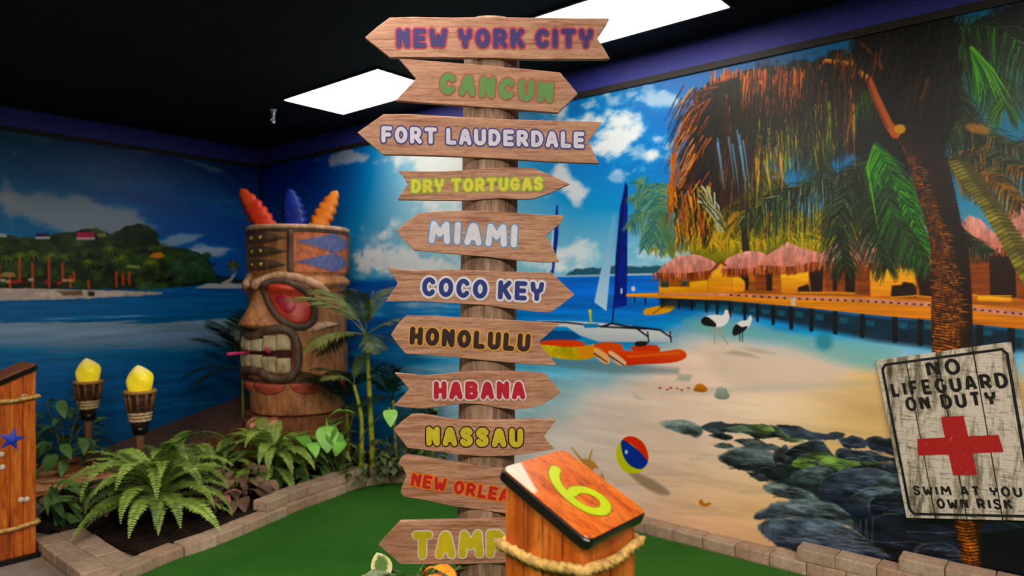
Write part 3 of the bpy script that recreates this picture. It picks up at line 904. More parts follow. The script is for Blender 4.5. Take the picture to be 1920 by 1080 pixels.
def paint_left():
    WID = 5.2
    def to_wall(px, py):
        rx = (px - 960) / F
        Y = S0 / (rx * CA - SA)
        n = rx * Y * SA + Y * CA
        return WID - (N0 - n), 1.5 + (545 - py) / F * Y
    def to_photo(u, z):
        n = N0 - (WID - u)
        X, Y = S0 * CA + n * SA, -S0 * SA + n * CA
        Y = np.maximum(Y, 0.3)
        return 960 + F * X / Y, 545 - (z - 1.5) * F / Y
    C = Canvas(WID, Z_MURAL, 250, to_wall, to_photo, 9)
    PX, PY = C.PX, C.PY
    R = C.rng
    up = lerp_cols(PX, [(-200, (30, 110, 165)), (0, (34, 112, 170)), (250, (28, 86, 168)), (490, (14, 48, 132))])
    lo = lerp_cols(PX, [(-200, (40, 130, 190)), (0, (40, 130, 190)), (300, (26, 100, 190)), (490, (24, 92, 185))])
    g = sstep(280, 500, PY)[..., None]
    C.img[:] = up * (1 - g) + lo * g
    n1 = C.fbm(0.7, 0.3, 6, 1)
    n2 = C.fbm(0.35, 0.2, 6, 2)
    def streak(x0, y0, x1, y1, wd, dens, col=(176, 180, 190), nn=n1):
        L = math.hypot(x1 - x0, y1 - y0)
        ux, uy = (x1 - x0) / L, (y1 - y0) / L
        al = (PX - x0) * ux + (PY - y0) * uy
        ac = -(PX - x0) * uy + (PY - y0) * ux
        e = 1 - np.abs(ac) / wd - np.clip(-al, 0, None) / 60 - np.clip(al - L, 0, None) / 60
        C.full((sstep(-.1, .7, e * .8 + (nn - .5) * 1.5) * dens).astype(np.float32), col)
    streak(0, 375, 250, 418, 30, .85)
    streak(-60, 330, 30, 290, 26, .7)
    streak(10, 300, 20, 390, 22, .6)
    streak(60, 300, 460, 395, 20, .42, (120, 150, 190))
    streak(130, 270, 400, 360, 26, .3, (110, 150, 190), n2)
    streak(0, 240, 80, 260, 16, .4, (150, 170, 190), n2)
    streak(250, 278, 280, 286, 7, .6, (190, 200, 215), n2)
    streak(385, 312, 412, 320, 6, .5, (190, 200, 215), n2)
    streak(325, 455, 345, 450, 12, .7, (200, 210, 225), n2)
    streak(380, 470, 450, 466, 14, .85, (206, 216, 232), n2)
    streak(140, 385, 250, 390, 12, .4, (150, 170, 200), n2)
    # sea
    hor = 532.0
    sea = sstep(-.8, .8, PY - hor)
    sc_ = lerp_cols(PY, [(530, (24, 90, 175)), (560, (20, 110, 180)), (595, (30, 120, 185)), (605, (120, 160, 190)), (640, (110, 150, 185)), (655, (60, 120, 170)), (690, (24, 100, 165)), (760, (20, 92, 150)), (860, (14, 78, 120)), (950, (20, 70, 80))])
    rip = C.fbm(0.6, 0.03, 5, 6)
    ed = (rip - .5) * 20
    sc_ = lerp_cols(PY + ed, [(530, (24, 90, 175)), (560, (20, 110, 180)), (596, (26, 112, 180)), (602, (150, 176, 200)), (640, (130, 160, 192)), (662, (60, 120, 170)), (690, (24, 100, 165)), (760, (20, 92, 150)), (860, (14, 78, 120)), (950, (20, 70, 80))]) * (0.85 + .3 * rip)[..., None]
    C.img[:] = C.img * (1 - sea[..., None]) + sc_ * sea[..., None]
    z = zf(0, 200, 2.454)
    C.poly(z([(900, 835), (960, 812), (1060, 808), (1160, 818), (1200, 836)]), (200, 200, 206), 2)
    C.poly(z([(880, 812), (1000, 775), (1100, 788), (1200, 800), (1200, 812), (1000, 812)]), (26, 44, 52), 2, rag=2)
    # hill
    C.poly(z([(-2500, 660), (-1200, 600), (-200, 590), (0, 600), (50, 590), (95, 602), (180, 603), (250, 590), (330, 578), (380, 566), (450, 558), (510, 582), (555, 572), (590, 548), (640, 540), (690, 545), (725, 575), (750, 640), (850, 650), (920, 670), (960, 700), (990, 750), (1005, 800), (900, 825), (600, 840), (0, 840), (-2500, 840)]), (46, 66, 30), 3, col2=(26, 38, 20), tex=.8, texs=(.12, .08), rag=4)
    grn = [(60, 92, 34), (36, 60, 24), (84, 112, 40), (24, 40, 18), (46, 76, 36)]
    for i in range(230):
        x, y = z([(-300 + R.rand() * 1280, 610 + R.rand() * 210)])[0]
        if x > 310 and y < 470: continue
        C.ell(x, y, 4 + 8 * R.rand(), 3 + 4 * R.rand(), grn[R.randint(5)], 3, .6, rag=3)
    C.poly(z([(570, 590), (600, 550), (660, 545), (715, 575), (745, 635), (640, 650), (580, 640)]), (24, 40, 20), 3, .85, tex=.5, rag=4)
    C.poly(z([(820, 690), (880, 660), (950, 700), (990, 780), (900, 810), (800, 800), (780, 740)]), (50, 80, 56), 5, .7, tex=.5, rag=4)
    C.poly(z([(360, 578), (440, 576), (440, 612), (358, 612)]), (214, 70, 110), 1.5, tex=.3, texs=(.05, .02))
    C.poly(z([(358, 600), (442, 600), (442, 612), (358, 612)]), (225, 215, 220), 1.5, .8)
    C.poly(z([(168, 596), (235, 594), (235, 608), (168, 608)]), (205, 210, 225), 1.5)
    C.poly(z([(172, 582), (230, 580), (236, 596), (164, 598)]), (40, 50, 80), 1.5)
    C.poly(z([(0, 582), (36, 584), (36, 600), (0, 600)]), (190, 196, 205), 1.5)
    C.poly(z([(690, 692), (710, 672), (745, 668), (765, 686), (740, 698)]), (230, 140, 30), 2)
    C.poly(z([(450, 585), (490, 580), (495, 596), (460, 600)]), (150, 150, 90), 2)
    C.poly(z([(590, 726), (650, 730), (650, 744), (590, 740)]), (190, 190, 120), 2, .7)
    for cx, cy in ((520, 660), (95, 690), (155, 680), (230, 690), (295, 690), (700, 720), (30, 700), (420, 720), (560, 700)):
        for k in range(9):
            a0 = k / 9 * 2 * PI
            x, y = z([(cx, cy)])[0]
            C.stroke([(x, y), (x + 9 * math.cos(a0), y + 5 * math.sin(a0) - 3), (x + 17 * math.cos(a0), y + 9 * math.sin(a0) + 3)], 3, 1, ((110, 130, 44), (70, 100, 36), (140, 140, 50))[R.randint(3)])
    for x, y0, y1 in ((-60, 720, 830), (0, 720, 800), (50, 780, 835), (95, 700, 800), (155, 720, 836), (230, 700, 830), (293, 720, 800), (345, 760, 800), (328, 780, 828), (412, 800, 834), (540, 760, 825), (570, 770, 815), (600, 760, 815)):
        C.stroke(z([(x, y0), (x + 2, y1)]), 4, 4, (214, 80, 40), 1.5)
    for i in range(16):
        x = -60 + i * 26
        C.ell(*z([(x, 795 + R.rand() * 16)])[0], 6, 3, ((210, 50, 40), (225, 170, 130), (60, 50, 30), (190, 190, 180))[R.randint(4)], 2)
    C.poly(z([(20, 760), (70, 762), (80, 782), (0, 784)]), (214, 170, 120), 2, .8)
    C.poly(z([(-2500, 838), (0, 834), (200, 836), (400, 842), (600, 846), (760, 852), (740, 864), (500, 876), (300, 886), (0, 892), (-2500, 900)]), (214, 196, 186), 2.5, tex=.12, rag=2)
    C.poly(z([(270, 846), (380, 842), (390, 868), (300, 870)]), (110, 84, 54), 3, .85, rag=3)
    C.poly(z([(410, 850), (440, 850), (440, 870), (412, 870)]), (30, 40, 30), 2)
    C.poly(z([(630, 820), (700, 800), (780, 815), (760, 845), (640, 846)]), (66, 100, 56), 4, .8, tex=.4, rag=4)
    C.stroke(z([(1085, 770), (1068, 795), (1035, 812)]), 5, 6, (196, 190, 180), 1.5)
    for k in range(14):
        a0 = k / 14 * 2 * PI
        x, y = z([(1078, 735)])[0]
        C.stroke([(x, y), (x + 8 * math.cos(a0), y + 8 * math.sin(a0) - 3), (x + 14 * math.cos(a0), y + 15 * math.sin(a0) + 2)], 4, 1, ((90, 96, 50), (50, 60, 36), (130, 120, 70))[R.randint(3)])
    for i in range(60):
        x, y = -150 + R.rand() * 640, 600 + R.rand() * 230
        C.stroke([(x, y), (x + 30, y + R.randn() * 2), (x + 70, y)], 3, 1, (160, 190, 214) if R.rand() < .6 else (10, 60, 110), 2, .22)
    C.img *= (1.06 - .38 * sstep(420, 220, PY))[..., None]
    return C.image('mural_print_left')

# ------------------------------------------------------------------ room shell
def wall_mat(name, c):
    m, nt, b = base_mat(name, 0.5, 0.4)
    v = coords(nt)
    f = noise_node(nt, v, 30, 4)
    nt.links.new(ramp(nt, f, [(0.3, tuple(x * .92 for x in c)), (0.7, c)]), b.inputs['Base Color'])
    bump(nt, b, f, 0.08, 0.003)
    return m


M_WALL = wall_mat('navy_wall_paint', (64, 66, 176))
M_STRIP = plain('dark_trim', (46, 38, 34), 0.5, 0.3, .1)


def ceiling_mat():
    m, nt, b = base_mat('black_ceiling_tile', 0.8, 0.25)
    v = coords(nt, (1, 1, 1), 'Object', (0, 0, 0))
    br = nt.nodes.new('ShaderNodeTexBrick')
    br.offset = 0
    br.inputs['Scale'].default_value = 1.0
    br.inputs['Brick Width'].default_value = 0.61
    br.inputs['Row Height'].default_value = 0.61
    br.inputs['Mortar Size'].default_value = 0.012
    br.inputs['Color1'].default_value = lin((17, 17, 19))
    br.inputs['Color2'].default_value = lin((19, 19, 21))
    br.inputs['Mortar'].default_value = lin((30, 30, 33))
    nt.links.new(v, br.inputs['Vector'])
    n = noise_node(nt, v, 60, 3)
    nt.links.new(mix(nt, .3, br.outputs['Color'], ramp(nt, n, [(.3, (10, 10, 11)), (.7, (30, 30, 32))]), 'MULTIPLY'), b.inputs['Base Color'])
    bump(nt, b, n, .2, .004)
    return m


def frame_box(mb, s0, s1, n0, n1, z0, z1):
    vs = [sn(s, n, z) for z in (z0, z1) for n in (n0, n1) for s in (s0, s1)]
    mb.add(vs, [(0, 2, 3, 1), (4, 5, 7, 6), (0, 1, 5, 4), (2, 6, 7, 3), (0, 4, 6, 2), (1, 3, 7, 5)])


S1, NB = 4.2, -4.0                     # far right end of the right wall, back of the room
mb = MB(); frame_box(mb, S0, S1, N0, N0 + .12, 0, H_CEIL)
tag(mb.build('wall_right', M_WALL), kind='structure')
mb = MB(); frame_box(mb, S0 - .12, S0, NB, N0 + .12, 0, H_CEIL)
tag(mb.build('wall_left', M_WALL), kind='structure')


def floor_mat():
    m, nt, b = base_mat('grey_stone_floor', 0.7, 0.3)
    v = coords(nt)
    f = noise_node(nt, v, 3, 8, .7)
    f2 = noise_node(nt, v, 1.7, 3, .6)
    c = ramp(nt, f, [(.3, (104, 94, 84)), (.6, (150, 138, 124))])
    c2 = ramp(nt, f2, [(.5, (255, 255, 255)), (.68, (240, 190, 130))])
    nt.links.new(mix(nt, .8, c, c2, 'MULTIPLY'), b.inputs['Base Color'])
    bump(nt, b, f, .3, .01)
    return m


fo = MB(); frame_box(fo, S0 - .12, S1, NB, N0 + .12, -.1, 0)
tag(fo.build('floor', floor_mat()), kind='structure')
# the ceiling mesh lies in the room's own axes so that its tile grid follows the walls
mb = MB(); mb.box(S0 - .12, S1, NB, N0 + .12, H_CEIL, H_CEIL + .1)
ceil = mb.build('ceiling', ceiling_mat())
ceil.rotation_euler = (0, 0, -ANG)
tag(ceil, kind='structure')
# dark trim strip above the prints
mb = MB(); frame_box(mb, S0, S1, N0 - .022, N0, Z_MURAL, Z_MURAL + .04)
tag(mb.build('trim_1', M_STRIP), kind='structure')
mb = MB(); frame_box(mb, S0, S0 + .022, NB, N0 - .022, Z_MURAL, Z_MURAL + .04)
tag(mb.build('trim_2', M_STRIP), kind='structure')
mb = MB(); frame_box(mb, S0, S0 + .02, N0 - .02, N0, 0, Z_MURAL)
tag(mb.build('trim_3', plain('corner_bead', (10, 16, 44), .6, .2)), kind='structure')


def print_mat(name, img):
    m, nt, b = base_mat(name, MURAL_ROUGH, MURAL_SPEC)
    t = nt.nodes.new('ShaderNodeTexImage')
    t.image = img
    t.interpolation = 'Cubic'
    t.extension = 'EXTEND'
    uv = nt.nodes.new('ShaderNodeUVMap')
    nt.links.new(uv.outputs[0], t.inputs[0])
    f = noise_node(nt, coords(nt), 40, 3)
    hs = nt.nodes.new('ShaderNodeHueSaturation')
    hs.inputs['Saturation'].default_value = 1.15
    nt.links.new(t.outputs[0], hs.inputs['Color'])
    nt.links.new(hs.outputs[0], b.inputs['Base Color'])
    bump(nt, b, f, .04, .003)
    return m


MURAL_ROUGH, MURAL_SPEC = 0.4, 0.3


def mural(name, corners, mat, label):
    """corners: left-bottom, right-bottom, right-top, left-top of the front; thin vinyl panel behind it"""
    me = bpy.data.meshes.new(name)
    a, b_, c, d = corners
    nrm = (b_ - a).cross(d - a).normalized()
    vs = corners + [p - nrm * .004 for p in corners]
    me.from_pydata([tuple(p) for p in vs], [], [(0, 1, 2, 3), (7, 6, 5, 4), (0, 4, 5, 1), (1, 5, 6, 2), (2, 6, 7, 3), (3, 7, 4, 0)])
    uvl = me.uv_layers.new(name='UVMap')
    co = {0: (0, 0), 1: (1, 0), 2: (1, 1), 3: (0, 1), 4: (0, 0), 5: (1, 0), 6: (1, 1), 7: (0, 1)}
    for l in me.loops: uvl.data[l.index].uv = co[l.vertex_index]
    me.materials.append(mat)
    o = bpy.data.objects.new(name, me)
    COL.objects.link(o)
    return tag(o, label, 'mural')


e = .005
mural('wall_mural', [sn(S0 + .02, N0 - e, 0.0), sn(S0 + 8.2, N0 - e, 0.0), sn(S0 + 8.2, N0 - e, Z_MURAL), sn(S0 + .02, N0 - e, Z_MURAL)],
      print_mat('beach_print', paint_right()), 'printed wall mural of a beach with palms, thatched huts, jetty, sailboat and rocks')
mural('wall_mural', [sn(S0 + e, N0 - 5.2, 0.0), sn(S0 + e, N0 - .02, 0.0), sn(S0 + e, N0 - .02, Z_MURAL), sn(S0 + e, N0 - 5.2, Z_MURAL)],
      print_mat('island_print', paint_left()), 'printed wall mural of blue sea and a green wooded island, left of the corner')

# ------------------------------------------------------------------ ceiling lights and sprinkler
def emit_mat():
    m = bpy.data.materials.new('lit_diffuser')
    m.use_nodes = True
    nt = m.node_tree
    nt.nodes.remove(nt.nodes['Principled BSDF'])
    em = nt.nodes.new('ShaderNodeEmission')
    v = coords(nt, (1, 1, 1))
    wv = nt.nodes.new('ShaderNodeTexWave')
    wv.wave_type = 'BANDS'
    wv.bands_direction = 'Y'
    wv.inputs['Scale'].default_value = 1.55
    wv.inputs['Distortion'].default_value = 0.6
    nt.links.new(v, wv.inputs['Vector'])
    nt.links.new(ramp(nt, wv.outputs[0], [(0, (246, 238, 226)), (1, (255, 250, 240))]), em.inputs[0])
    em.inputs[1].default_value = PANEL
    nt.links.new(em.outputs[0], nt.nodes['Material Output'].inputs[0])
    return m


M_EMIT = emit_mat()
M_FRAME = plain('light_frame', (24, 24, 26), .5, .3)


def ceiling_light(s, n, label, strength=None):
    """s,n: the corner of a 1.22 x 0.61 m lay-in panel"""
    t = thing('ceiling_light', label, 'ceiling light', sn(s + .61, n + .305, H_CEIL), -ANG, 'fluorescent panels in the ceiling')
    m = MB()
    for x0, x1, y0, y1 in ((-.61, .61, -.305, -.285), (-.61, .61, .285, .305), (-.61, -.59, -.285, .285), (.59, .61, -.285, .285)):
        m.box(x0, x1, y0, y1, -.012, .0)
    m.build('frame', M_FRAME, t)
    m = MB(); m.box(-.59, .59, -.285, .285, -.008, .0)
    mt = M_EMIT
    if strength:
        mt = M_EMIT.copy()
        [x for x in mt.node_tree.nodes if x.type == 'EMISSION'][0].inputs[1].default_value = strength
    m.build('diffuser', mt, t)
    return t


ceiling_light(-4.93, 2.965, 'lit rectangular ceiling panel left of the signpost, above the tiki side of the room')
ceiling_light(-2.67, 2.965, 'lit rectangular ceiling panel behind the topmost board of the signpost')
ceiling_light(-.45, 1.74, 'added unseen lit ceiling panel overhead to the right, outside the picture', 8)  # panels from here on are out of view, added to brighten the room
ceiling_light(-2.67, 1.0, 'added unseen lit ceiling panel overhead in front of the signpost, above the picture', 13)
ceiling_light(.2, -.8, 'added unseen lit ceiling panel overhead behind the camera', 27)
ceiling_light(2.0, .35, 'added unseen lit ceiling panel overhead behind the camera, towards the right wall', 27)
ceiling_light(-1.6, -1.4, 'added unseen lit ceiling panel overhead behind the camera, towards the left wall', 26)

M_CHROME = plain('chrome', (205, 205, 208), .25, .5, .03, metallic=1.0)
p = at(512, 206, 5.75)
t = thing('fire_sprinkler', 'small chrome fire sprinkler head hanging from the black ceiling', 'sprinkler', (p.x, p.y, H_CEIL))
m = MB(); m.lathe([(.036, 0), (.034, -.012), (.022, -.02), (.02, -.05), (.0195, -.055)], 20); m.build('escutcheon', M_CHROME, t, smooth=True)
m = MB(); m.lathe([(.013, -.05), (.013, -.07), (.018, -.072), (.018, -.08), (.008, -.082)], 16)
m.tube([(.014, 0, -.08), (.016, 0, -.095), (.004, 0, -.115)], .003, 6); m.tube([(-.014, 0, -.08), (-.016, 0, -.095), (-.004, 0, -.115)], .003, 6)
m.build('body', M_CHROME, t)
m = MB(); m.lathe([(.003, -.08), (.003, -.112), (.02, -.113), (.02, -.117), (.004, -.119)], 16); m.build('deflector', M_CHROME, t)

# ------------------------------------------------------------------ putting green, planting bed, walkway
edge_px = [(268, 1079), (330, 1052), (380, 1035.5), (441, 1011.5), (524, 976), (558, 960), (628, 934), (661, 921), (702, 911), (750, 907), (830, 909)]
EDGE = [floorpt(x, y) for x, y in edge_px] + [sn(-3.55, 3.72)]
EDGE = [Vector((-2.06, 3.30, 0))] + EDGE
CURVE = [Vector((x, y, 0)) for x, y in catmull([(p.x, p.y) for p in EDGE], 10)]


def turf_mat():
    m, nt, b = base_mat('green_putting_carpet', 0.95, 0.1)
    v = coords(nt)
    f1 = noise_node(nt, v, 1.2, 4, .6)
    f2 = noise_node(nt, v, 220, 3, .7)
    c = ramp(nt, f1, [(.3, (42, 96, 26)), (.7, (62, 118, 40))])
    c2 = ramp(nt, f2, [(.3, (150, 150, 150)), (.7, (255, 255, 255))])
    nt.links.new(mix(nt, .5, c, c2, 'MULTIPLY'), b.inputs['Base Color'])
    bump(nt, b, f2, .5, .01)
    return m


poly = [(p.x, p.y) for p in CURVE] + [tuple(sn(1.3, 3.72)[:2]), tuple(sn(1.3, -2.2)[:2]), tuple(sn(-2.0, -2.2)[:2]), (-2.3, 1.2), (-2.06, 2.9)]
mb = MB(); mb.prism(poly[::-1], Matrix.Identity(4), 0.0, 0.008)
tag(mb.build('putting_green', turf_mat()), 'green putting carpet with curved brick edging', 'putting green')

M_SOIL = plain('dark_soil', (38, 28, 22), .95, .1, .5, 40, bmp=.8)
inner = []
for i in range(len(CURVE)):
    d = (CURVE[min(i + 1, len(CURVE) - 1)] - CURVE[max(i - 1, 0)]).normalized()
    q = CURVE[i] + Vector((-d.y, d.x, 0)) * .09
    if q.y > 3.74: inner.append((q.x, q.y))
bed = inner + [tuple(sn(-3.55, 3.88)[:2]), tuple(sn(-6.2, 3.88)[:2]), (-2.5, 6.3), (-3.35, 5.1), (-3.0, 4.25), (-2.45, 4.06)]
mb = MB()
nb = len(bed)
mb.prism(bed, Matrix.Identity(4), 0.0, 0.035)
tag(mb.build('planting_bed', M_SOIL), 'dark soil of the planting bed behind the curved brick edging', 'soil', kind='stuff')

# the walkway along the left wall: a flat tan deck and a dark ramp rising towards the tiki
def u_left(u, d, z):            # u metres from the corner along the left wall, d metres off it
    return sn(S0 + .02 + d, N0 - u, z)


t = thing('walkway_ramp', 'dark brown ramp rising along the left wall towards the carved tiki head', 'ramp', u_left(1.0, .4, 0))
ra, rb = 1.72, .10
mb = MB()
W_ = .86
prof = [(ra, .03), (rb + .1, .40)]
vs = []
for (u, z) in prof:
    for d in (0.01, W_): vs += [u_left(u, d, z), u_left(u, d, z - .05 if z > .06 else 0)]
mb.add(vs, [(0, 2, 6, 4), (1, 5, 7, 3), (0, 1, 3, 2), (4, 6, 7, 5), (2, 3, 7, 6), (0, 4, 5, 1)])
mb.build('deck', plain('dark_carpet', (112, 80, 64), .7, .25, .3, 26, bmp=.4), t, world=True)
mb = MB()
vs = [u_left(ra, W_, 0), u_left(rb + .1, W_, 0), u_left(rb + .1, W_, .35), u_left(ra, W_, .005),
      u_left(ra, W_ - .04, 0), u_left(rb + .1, W_ - .04, 0), u_left(rb + .1, W_ - .04, .35), u_left(ra, W_ - .04, .005)]
mb.add(vs, [(0, 1, 2, 3), (7, 6, 5, 4), (0, 4, 5, 1), (1, 5, 6, 2), (2, 6, 7, 3), (3, 7, 4, 0)])
mb.build('side_board', wood('side_board_wood', [(.3, (96, 56, 32)), (.7, (150, 96, 56))], (14, 14, 2)), t, world=True)


def tan_deck_mat():
    m, nt, b = base_mat('tan_orange_deck', .7, .2)
    v = coords(nt, (1, 1, 1), 'Object', (0, 0, math.radians(20)))
    n = noise_node(nt, v, 2.2, 3, .5, 2.5)
    c = ramp(nt, n, [(.47, (196, 112, 56)), (.54, (250, 188, 128))])
    nt.links.new(c, b.inputs['Base Color'])
    return m


mb = MB()
vs = [u_left(3.2, .01, 0), u_left(1.725, .01, 0), u_left(1.725, 1.05, 0), u_left(3.2, 1.05, 0)]
vs += [p + Vector((0, 0, .028)) for p in vs]
mb.add(vs, [(3, 2, 1, 0), (4, 5, 6, 7), (0, 1, 5, 4), (1, 2, 6, 5), (2, 3, 7, 6), (3, 0, 4, 7)])
tag(mb.build('walkway_deck', tan_deck_mat()), 'flat tan orange decking along the left wall under the torches', 'decking')

# ------------------------------------------------------------------ edging blocks, one object each
def block_mat():
    m, nt, b = base_mat('tumbled_concrete', .85, .2)
    v = coords(nt)
    info = nt.nodes.new('ShaderNodeObjectInfo')
    f = noise_node(nt, v, 9, 8, .7)
    f2 = noise_node(nt, v, 90, 3, .7)
    c = ramp(nt, f, [(.3, (152, 128, 110)), (.65, (206, 182, 160))])
    tint = ramp(nt, info.outputs['Random'], [(0, (215, 205, 200)), (.5, (255, 248, 240)), (1, (235, 215, 205))])
    c = mix(nt, 1.0, c, tint, 'MULTIPLY')
    c = mix(nt, .35, c, ramp(nt, f2, [(.3, (140, 135, 130)), (.6, (255, 255, 255))]), 'MULTIPLY')
    nt.links.new(c, b.inputs['Base Color'])
    bump(nt, b, f2, .5, .006)
    return m


M_BLOCK = block_mat()
BL, BD, BH = .19, .125, .066


def block_mesh(seed):
    m = MB()
    m.box(-BL / 2, BL / 2, -BD / 2, BD / 2, 0, BH)
    o = m.build('edging_block', M_BLOCK, bevel=.008, bseg=2)
    for v in o.data.vertices:
        k = mnoise.noise_vector(v.co * 14 + Vector((seed * 7.3, 0, 0)))
        v.co += k * .0035
        if v.co.z < .01: v.co.z = max(v.co.z, 0)
    me = o.data
    bpy.data.objects.remove(o)
    return me


BM = [block_mesh(i) for i in range(4)]
ORD = ['first', 'second', 'third', 'fourth', 'fifth', 'sixth', 'seventh', 'eighth', 'ninth', 'tenth', 'eleventh', 'twelfth', 'thirteenth', 'fourteenth', 'fifteenth', 'sixteenth', 'seventeenth', 'eighteenth', 'nineteenth', 'twentieth', 'twenty-first', 'twenty-second']
_bi = 0


def block(x, y, z, rz, label, group):
    global _bi
    o = bpy.data.objects.new('edging_block', BM[_bi % 4])
    _bi += 1
    COL.objects.link(o)
    o.location = (x, y, z)
    o.rotation_euler = (0, 0, rz + random.uniform(-.02, .02) + (PI if random.random() < .5 else 0))
    tag(o, label, 'brick', group)
    return o


# arc-length walk along the curve, each block just outside the turf
def walk(curve, step):
    out, acc, need = [], 0.0, step / 2
    for a, b_ in zip(curve[:-1], curve[1:]):
        L = (b_ - a).length
        while acc + L >= need:
            k = (need - acc) / L
            out.append((a + (b_ - a) * k, (b_ - a).normalized()))
            need += step
        acc += L
    return out


W = walk(CURVE, BL + .004)
base_n = []
for i, (p, d) in enumerate(W):
    nrm = Vector((-d.y, d.x, 0))
    c = p + nrm * (BD / 2 + .004)
    base_n.append((c, d))
    px = 960 + F * c.x / c.y
    if px > 900: break
    block(c.x, c.y, 0.0, math.atan2(d.y, d.x), ORD[i] + ' ground-level block of the curved edging, counted from the near left end', 'ground course of the curved brick edging')
k = 0
for i, (c, d) in enumerate(base_n):
    px = 960 + F * c.x / c.y
    if 478 < px < 760:
        nrm = Vector((-d.y, d.x, 0))
        q = c + nrm * .035 + d * .05
        block(q.x, q.y, BH, math.atan2(d.y, d.x), ORD[k] + ' block of the raised second course on the curved edging, from the left', 'raised course of the curved brick edging')
        k += 1
# low square of blocks at the near left corner
for r_ in range(2):
    for i in range(4):
        c = Vector((-2.66, 3.94, 0)) + Vector((CA, -SA, 0)) * (i * (BL + .003)) + Vector((SA, CA, 0)) * (r_ * (BD + .003))
        block(c.x, c.y, 0, -ANG, ('front' if r_ == 0 else 'back') + ' row, ' + ORD[i] + ' block from the left box, in the square corner of the edging', 'square corner of the brick edging')
# straight row along the right wall, with a raised course towards the right end
nrow = N0 - .006 - BD / 2 - .02
s_ = -3.45
i = 0
while s_ < 1.0:
    c = sn(s_ + BL / 2, nrow - .012)
    px = 960 + F * c.x / max(c.y, .1)
    if px < 2000:
        block(c.x, c.y, 0, -ANG, ORD[i] + ' ground-level block of the straight edging under the beach mural, from the signpost', 'ground course along the beach mural')
        i += 1
    s_ += BL + .003
s_, i = -1.19, 0
while s_ < .2:
    c = sn(s_ + BL / 2, nrow)
    block(c.x, c.y, BH, -ANG, ORD[i] + ' block of the raised second course under the rocks of the mural, from the left', 'raised course along the beach mural')
    s_ += BL + .003
    i += 1
s_, i = -.71, 0
while s_ < .2:
    c = sn(s_ + BL / 2, nrow + .006)
    block(c.x, c.y, 2 * BH, -ANG, ORD[i] + ' block of the topmost third course below the lifeguard sign, from the left', 'top course along the beach mural')
    s_ += BL + .003
    i += 1

# ------------------------------------------------------------------ lettering: hand-drawn stroke alphabet
def arc(cx, cy, rx, ry, a0, a1, n=12):
    return [(cx + rx * math.cos(math.radians(a0 + (a1 - a0) * i / n)), cy + ry * math.sin(math.radians(a0 + (a1 - a0) * i / n))) for i in range(n + 1)]


GL = {
    'A': (.62, [[(0, 0), (.2, .86), (.26, .97), (.36, .97), (.42, .86), (.62, 0)], [(.1, .3), (.52, .3)]]),
    'B': (.58, [[(0, 0), (0, 1), (.34, 1)] + arc(.34, .76, .2, .24, 90, -90) + [(0, .52)], [(.34, .52)] + arc(.36, .26, .22, .26, 90, -90) + [(0, 0)]]),
    'C': (.58, [arc(.31, .5, .31, .5, 42, 318, 20)]),
    'D': (.6, [[(0, 0), (0, 1), (.22, 1)] + arc(.24, .5, .36, .5, 90, -90, 16) + [(0, 0)]]),
    'E': (.5, [[(.5, 1), (0, 1), (0, 0), (.5, 0)], [(0, .5), (.44, .5)]]),
    'F': (.5, [[(.5, 1), (0, 1), (0, 0)], [(0, .5), (.42, .5)]]),
    'G': (.62, [arc(.31, .5, .31, .5, 42, 330, 20) + [(.6, .44), (.36, .44)]]),
    'H': (.58, [[(0, 0), (0, 1)], [(.58, 0), (.58, 1)], [(0, .48), (.58, .48)]]),
    'I': (.02, [[(0, 0), (0, 1)]]),
    'K': (.58, [[(0, 0), (0, 1)], [(.54, 1), (.02, .42)], [(.2, .6), (.58, 0)]]),
    'L': (.46, [[(0, 1), (0, 0), (.46, 0)]]),
    'M': (.86, [[(0, 0), (.08, 1), (.43, .42), (.78, 1), (.86, 0)]]),
    'N': (.56, [[(0, 0), (0, 1)], [(0, .98), (.22, .8), (.52, .06)], [(.56, 0), (.56, 1)]]),
    'O': (.64, [arc(.32, .5, .32, .5, 0, 360, 26)]),
    'P': (.56, [[(0, 0), (0, 1), (.3, 1)] + arc(.3, .7, .26, .3, 90, -90) + [(0, .4)]]),
    'R': (.58, [[(0, 0), (0, 1), (.3, 1)] + arc(.3, .72, .24, .28, 90, -90) + [(.04, .44)], [(.24, .44), (.58, 0)]]),
    'S': (.52, [catmull([(.5, .84), (.4, .97), (.22, 1), (.05, .9), (.02, .72), (.14, .58), (.36, .46), (.5, .3), (.46, .1), (.28, 0), (.1, .02), (0, .16)], 4)]),
    'T': (.62, [[(0, 1), (.62, 1)], [(.31, 1), (.31, 0)]]),
    'U': (.58, [[(0, 1), (0, .3)] + arc(.29, .3, .29, .3, 180, 360, 12) + [(.58, 1)]]),
    'W': (.84, [[(0, 1), (.14, .06), (.24, .04), (.42, .6), (.6, .04), (.7, .06), (.84, 1)]]),
    'Y': (.58, [[(0, 1), (.05, .62), (.29, .46), (.53, .62), (.58, 1)], [(.29, .46), (.29, 0)]]),
}


def layout(text, sw, gap=.30, space=.38):
    """strokes of unit-height text, with the word each belongs to; sw is stroke width / height; x is measured so the ink spans 0..width"""
    x, out, wi = 0.0, [], 0
    for ch in text:
        if ch == ' ':
            wi += 1
            x += space
            continue
        w, st = GL[ch]
        k = (1 - sw)
        for s in st:
            out.append((wi, [(x + px * k + sw / 2, py * k + sw / 2) for px, py in s]))
        x += w * k + sw + gap * .45
    return out, x - gap * .45


